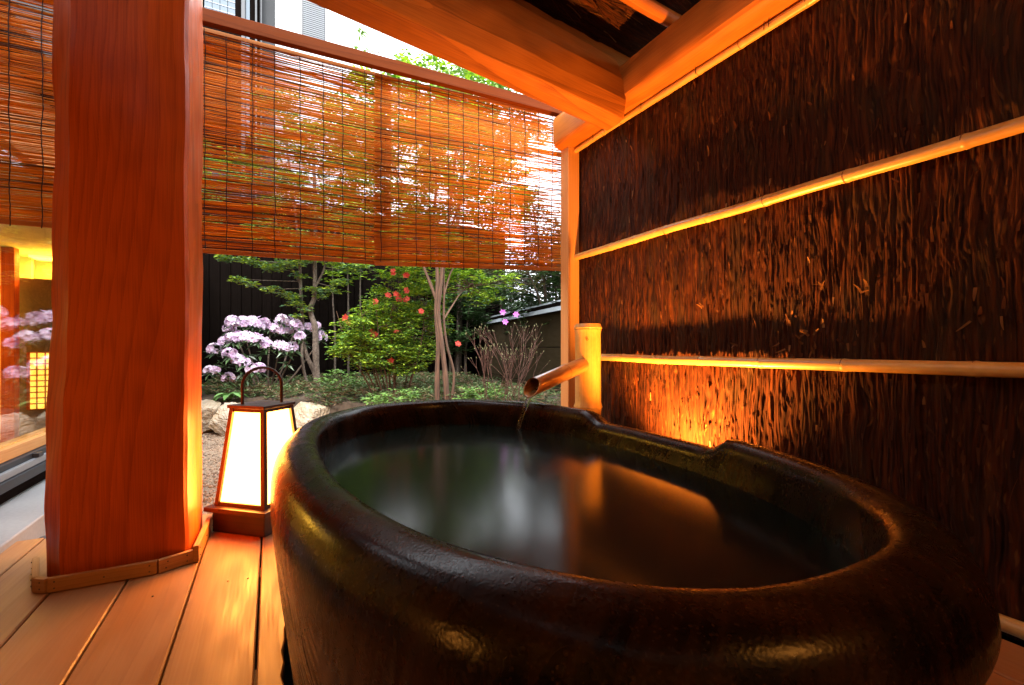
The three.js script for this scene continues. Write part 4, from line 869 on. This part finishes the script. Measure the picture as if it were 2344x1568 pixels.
// bare shrub with buds and a few purple flowers
{
  const t = thing('bare_shrub', 'leafless twiggy shrub with three purple flowers before the garden wall', 'shrub'), r = rngOf(808), geos = [], buds = acc();
  const grow = (p, d, L, rad, depth) => {
    const q = p.clone().addScaledVector(d, L), m = p.clone().lerp(q, 0.5).add(ball(r).multiplyScalar(L * 0.07));
    geos.push(tube([p, m, q], [rad, rad * 0.85, rad * 0.68], 5));
    if (depth === 0) { leafAt(buds, q, d, V(0.3, 0.2, 1), 0.022, 0.009, P(r, [0.10, 0.10, 0.035], [0.22, 0.2, 0.09])); return; }
    const n = r() < 0.45 ? 3 : 2;
    for (let k = 0; k < n; k++) { const e = d.clone().addScaledVector(ball(r), 0.55).add(V(0, 0.13, 0)).normalize(); grow(q, e, L * rr(0.6, 0.85, r), rad * 0.66, depth - 1); }
    if (r() < 0.5) leafAt(buds, q, d, V(0.3, 0.2, 1), 0.018, 0.008, P(r, [0.10, 0.10, 0.035], [0.22, 0.2, 0.09]));
  };
  for (let k = 0; k < 11; k++) grow(V(1.95 + rr(-0.14, 0.14, r), 0.05, -3.85 + rr(-0.1, 0.1, r)), V(rr(-0.45, 0.45, r), 1, rr(-0.2, 0.2, r)).normalize(), rr(0.26, 0.42, r), 0.0046, 3);
  part('stems', mergeGeometries(geos), M.twig, t); stuff('buds', finish(buds), M.leaf, t);
  for (const p of [[1.94, 1.13, -3.84], [2.05, 1.11, -3.78], [1.96, 1.04, -3.83]]) {
    const o = acc(), c = V(...p), ax = V(-0.3, 0.3, 1).normalize(), a = V(1, 0, 0.3).normalize(), b = ax.clone().cross(a);
    for (let k = 0; k < 6; k++) { const f = k; leafAt(o, c, a.clone().multiplyScalar(Math.cos(f)).addScaledVector(b, Math.sin(f)).addScaledVector(ax, 0.3).normalize(), ax, 0.034, 0.026, P(r, [0.45, 0.10, 0.46], [0.6, 0.2, 0.6])); }
    part('flower', finish(o), M.petal, t);
  }
}
// dark evergreens behind the garden wall
for (const [label, x, z, h, w, seed] of [['dark evergreen shrub behind the garden wall nearest the corner post', 4.15, -6.6, 2.6, 0.8, 1], ['dark evergreen with bare lower stems behind the middle of the garden wall', 4.1, -7.9, 2.4, 0.8, 2], ['dark evergreen behind the far end of the garden wall', 4.3, -9.4, 2.5, 0.9, 3], ['dark evergreen shrub behind the garden wall right of the others', 3.85, -4.85, 2.5, 0.7, 4], ['dark evergreen in the back corner of the garden by the fence', 3.1, -8.2, 2.2, 0.7, 5], ['dark evergreen shrub behind the near part of the garden wall, second from the corner post', 3.95, -5.75, 2.6, 0.75, 6]]) {
  const r = rngOf(900 + seed), cl = [];
  for (let k = 0; k < 80; k++) { const b = ball(r); cl.push([x + b.x * w, h * 0.66 + b.y * h * 0.36, z + b.z * w, 0.18, 0.13, 0.18, 11]); }
  woody(label, 'evergreen_shrub', 'shrub', [0, 1, 2].map((k) => ({ p: [[x + k * 0.14 - 0.1, -0.1, z + 0.05 * k], [x - 0.08 + k * 0.12, h * 0.35, z + 0.1 * k], [x - 0.15 + k * 0.22, h * 0.65, z], [x - 0.2 + k * 0.3, h * 0.9, z]], r: [0.03, 0.009] })), cl, { mat: M.barkGrey, leaf: M.gloss, L: 0.095, W: 0.044, cf: cfDark, seed: 950 + seed, group: 'evergreens behind the garden wall' });
}
// small-leaved tree behind the right blind
{
  const r = rngOf(313), cl = [];
  for (let k = 0; k < 105; k++) { const b = ball(r); cl.push([3.05 + b.x * 0.85, 2.3 + b.y * 0.8, -5.5 + b.z * 0.6, 0.16, 0.1, 0.16, 10]); }
  woody('small leaved tree rising behind the right blind beside the garden wall', 'garden_tree', 'tree', [{ p: [[3.62, -0.1, -5.7], [3.6, 0.8, -5.7], [3.55, 1.6, -5.65], [3.4, 2.3, -5.6], [3.3, 2.9, -5.6]], r: [0.035, 0.012] }, { p: [[3.58, 1.2, -5.68], [3.2, 1.8, -5.5], [2.7, 2.3, -5.5]], r: [0.018, 0.008], name: 'branch' }], cl, { mat: M.barkGrey, leaf: M.leaf, L: 0.05, W: 0.02, cf: (q) => P(q, [0.09, 0.08, 0.03], [0.18, 0.19, 0.05]), seed: 314 });
}
// tall tree whose new leaves hang in front of the white building
{
  const r = rngOf(212), cl = [];
  for (let k = 0; k < 90; k++) { const b = ball(r); cl.push([3.5 + b.x * 1.5, 5.3 + b.y * 1.05, -8.3 + b.z * 0.6, 0.28, 0.14, 0.28, 13]); }
  cl.push([1.55, 6.95, -9.2, 0.05, 0.05, 0.05, 3], [1.4, 6.62, -9.2, 0.03, 0.03, 0.03, 2], [1.68, 6.58, -9.2, 0.03, 0.03, 0.03, 2], [2.0, 6.25, -9.0, 0.1, 0.08, 0.1, 5], [2.25, 6.1, -9.0, 0.1, 0.08, 0.1, 5]);
  woody('tall tree with fresh light green leaves above the right blind', 'garden_tree', 'tree', [{ p: [[3.2, 0.05, -8.3], [3.25, 1.5, -8.3], [3.2, 3.0, -8.3], [3.4, 5.2, -8.3]], r: [0.07, 0.025] }, { p: [[3.25, 3.6, -8.3], [2.8, 4.8, -8.6], [2.2, 5.9, -8.9], [1.6, 7.1, -9.2]], r: [0.03, 0.005], name: 'branch' }], cl, { mat: M.barkGrey, leaf: M.leaf, L: 0.13, W: 0.055, cf: (q) => P(q, [0.12, 0.24, 0.04], [0.25, 0.4, 0.07]), seed: 213, droop: 0.9 });
}
// saplings against the fence
for (const [label, pts] of [['thin sapling stem against the dark fence, nearest the bent tree', [[0.98, 0.05, -8.4], [0.98, 1.06, -8.4], [0.95, 1.59, -8.4], [0.94, 2.3, -8.4]]], ['thin sapling stem against the dark fence, middle one of three', [[1.19, 0.05, -8.3], [1.19, 1.41, -8.3], [1.18, 1.94, -8.3], [1.16, 2.5, -8.3]]], ['thin sapling stem against the dark fence, nearest the azalea', [[1.37, 0.05, -8.2], [1.37, 1.45, -8.2], [1.37, 2.0, -8.2], [1.4, 2.5, -8.2]]]]) {
  const e = pts[3], k = names.get('sapling') ?? 0;
  woody(label, 'sapling', 'tree', [{ p: pts, r: [0.02, 0.009], sides: 6 }], [[e[0] + 0.05, e[1] - 0.35, e[2] + 0.2, 0.3, 0.25, 0.25, 24], [e[0] - 0.05, e[1] + 0.1, e[2], 0.35, 0.25, 0.3, 30]], { mat: M.barkGrey, leaf: M.leaf, L: 0.09, W: 0.036, cf: cfLime, seed: 600 + k, group: 'saplings against the fence' });
}
// broad-leaved plant by the stones
{
  const t = thing('hosta_plant', 'broad leaved bright green plant between the rhododendron and the stones', 'plant'), r = rngOf(717);
  for (let k = 0; k < 11; k++) {
    const f = k * 2.4, L = rr(0.15, 0.23, r), d = V(Math.cos(f), rr(0.25, 0.7, r), Math.sin(f)).normalize(), side = V(-Math.sin(f), 0, Math.cos(f)), pos = [], idx = [], col = [], c = P(r, [0.07, 0.19, 0.04], [0.15, 0.32, 0.08]), n = 6;
    for (let q = 0; q <= n; q++) {
      const s = q / n, w = 0.04 * Math.sin(Math.PI * Math.min(1, 0.06 + s * 0.94)) ** 0.8 * (1 - 0.25 * s), p = V(-0.43, 0.24, -6.22).addScaledVector(d, L * s).add(V(0, -0.13 * s * s, 0));
      for (const e of [-1, 0, 1]) { const v = p.clone().addScaledVector(side, e * w).add(V(0, e ? 0.012 : 0, 0)); pos.push(v.x, v.y, v.z); col.push(...c); }
      if (q < n) for (let e = 0; e < 2; e++) { const a = q * 3 + e; idx.push(a, a + 1, a + 3, a + 1, a + 4, a + 3); }
    }
    part('leaf', geoOf(pos, idx, null, col), M.leaf, t);
  }
}
// low bamboo grass and litter on the bed
{
  const o = acc(), r = rngOf(818);
  for (let k = 0; k < 13000; k++) {
    const x = rr(-0.8, 3.0, r), z = rr(-8.4, -3.6, r); if (z > bedEdge(x) - 0.16) continue;
    const dens = smooth(-0.6, 0.2, N(x * 1.2, z * 1.2) + 0.25); if (r() > dens) continue;
    const y = bedY(x, z) + rr(0, 0.15, r) ** 1.0, green = r() < 0.6, n = 3;
    for (let q = 0; q < n; q++) { const f = r() * 6.3, d = V(Math.cos(f), rr(-0.2, 0.7, r), Math.sin(f)).normalize(); leafAt(o, V(x, y, z), d, UP.clone().addScaledVector(ball(r), 0.4), rr(0.05, 0.1, r), rr(0.01, 0.018, r), green ? P(r, [0.05, 0.11, 0.03], [0.14, 0.2, 0.07]) : P(r, [0.10, 0.055, 0.025], [0.24, 0.16, 0.08])); }
  }
  const m = stuff('ground_cover', finish(o), M.leaf, scene); Object.assign(m.userData, { label: 'low bamboo grass and dry leaves covering the planting bed', category: 'ground cover' });
}
for (const [label, x, z, s, seed] of [['low leafy green plant under the azalea beside the reddish trunks', 1.15, -4.75, 0.3, 1], ['low leafy green plant at the foot of the tub side of the bed', 1.4, -4.3, 0.22, 2], ['low leafy plant between the bent tree and the azalea', 0.75, -5.9, 0.26, 3], ['small leafy plant beside the bare shrub', 1.85, -4.2, 0.22, 4]]) {
  const r = rngOf(1200 + seed), cl = [], y = bedY(x, z);
  for (let k = 0; k < 16; k++) { const b = ball(r); cl.push([x + b.x * s, y + s * 0.6 + b.y * s * 0.5, z + b.z * s, 0.08, 0.05, 0.08, 6]); }
  woody(label, 'leafy_plant', 'plant', [{ p: [[x, y - 0.03, z], [x + 0.02, y + s * 0.5, z], [x, y + s, z]], r: [0.006, 0.003], name: 'stem', sides: 5 }], cl, { mat: M.barkRed, leaf: M.leaf, L: 0.055, W: 0.024, cf: (q) => P(q, [0.07, 0.17, 0.03], [0.17, 0.30, 0.05]), seed: 1300 + seed, twigR: 0.0025, group: 'low leafy plants in the bed', crown: 'foliage' });
}
// edging stones
function rock(label, [x, y, z], [sx, sy, sz], turn, seed) {
  const g = new THREE.IcosahedronGeometry(1, 14), p = g.attributes.position, uv = g.attributes.uv;
  const planes = [], r = rngOf(seed); for (let k = 0; k < 13; k++) planes.push([ball(r).normalize(), rr(0.55, 0.8, r)]);
  planes.push([V(0.1, 1, 0.15).normalize(), 0.55]);
  for (let i = 0; i < p.count; i++) {
    const v = V(p.getX(i), p.getY(i), p.getZ(i)); let d = 1;
    for (const [n, o] of planes) { const q = v.dot(n); if (q > 0.05) d = Math.min(d, o / q); }
    v.multiplyScalar(d + 0.035 * N(v.x * 4 + seed, v.y * 4 + v.z * 3) + 0.018 * N2(v.x * 11 + v.z * 7, v.y * 13 + seed));
    p.setXYZ(i, v.x * sx, v.y * sy, v.z * sz); uv.setXY(i, v.x * sx + v.z * sz * 0.7 + seed, v.y * sy + v.z * sz * 0.3);
  }
  g.computeVertexNormals(); g.rotateY(turn); g.translate(x, y, z);
  one('edging_stone', label, 'stone', toCreasedNormals(g, 0.5), M.rock, 'pale stones edging the bed');
}
rock('pale edging stone next to the pillar', [-0.72, 0.02, -6.0], [0.32, 0.30, 0.32], 0.3, 41);
rock('largest pale edging stone, just behind the lantern handle', [-0.3, 0.0, -5.85], [0.34, 0.32, 0.3], 1.2, 52);
rock('pale flat topped edging stone between the lantern and the tub', [0.36, 0.0, -5.45], [0.26, 0.29, 0.28], 0.5, 63);
rock('flat grey edging stone half hidden behind the tub rim', [0.78, -0.02, -5.2], [0.3, 0.24, 0.24], 2.2, 74);
rock('edging stone behind the tub, right of the flat one', [1.25, -0.02, -4.35], [0.3, 0.22, 0.24], 0.2, 85);

renderer.render(scene, camera);
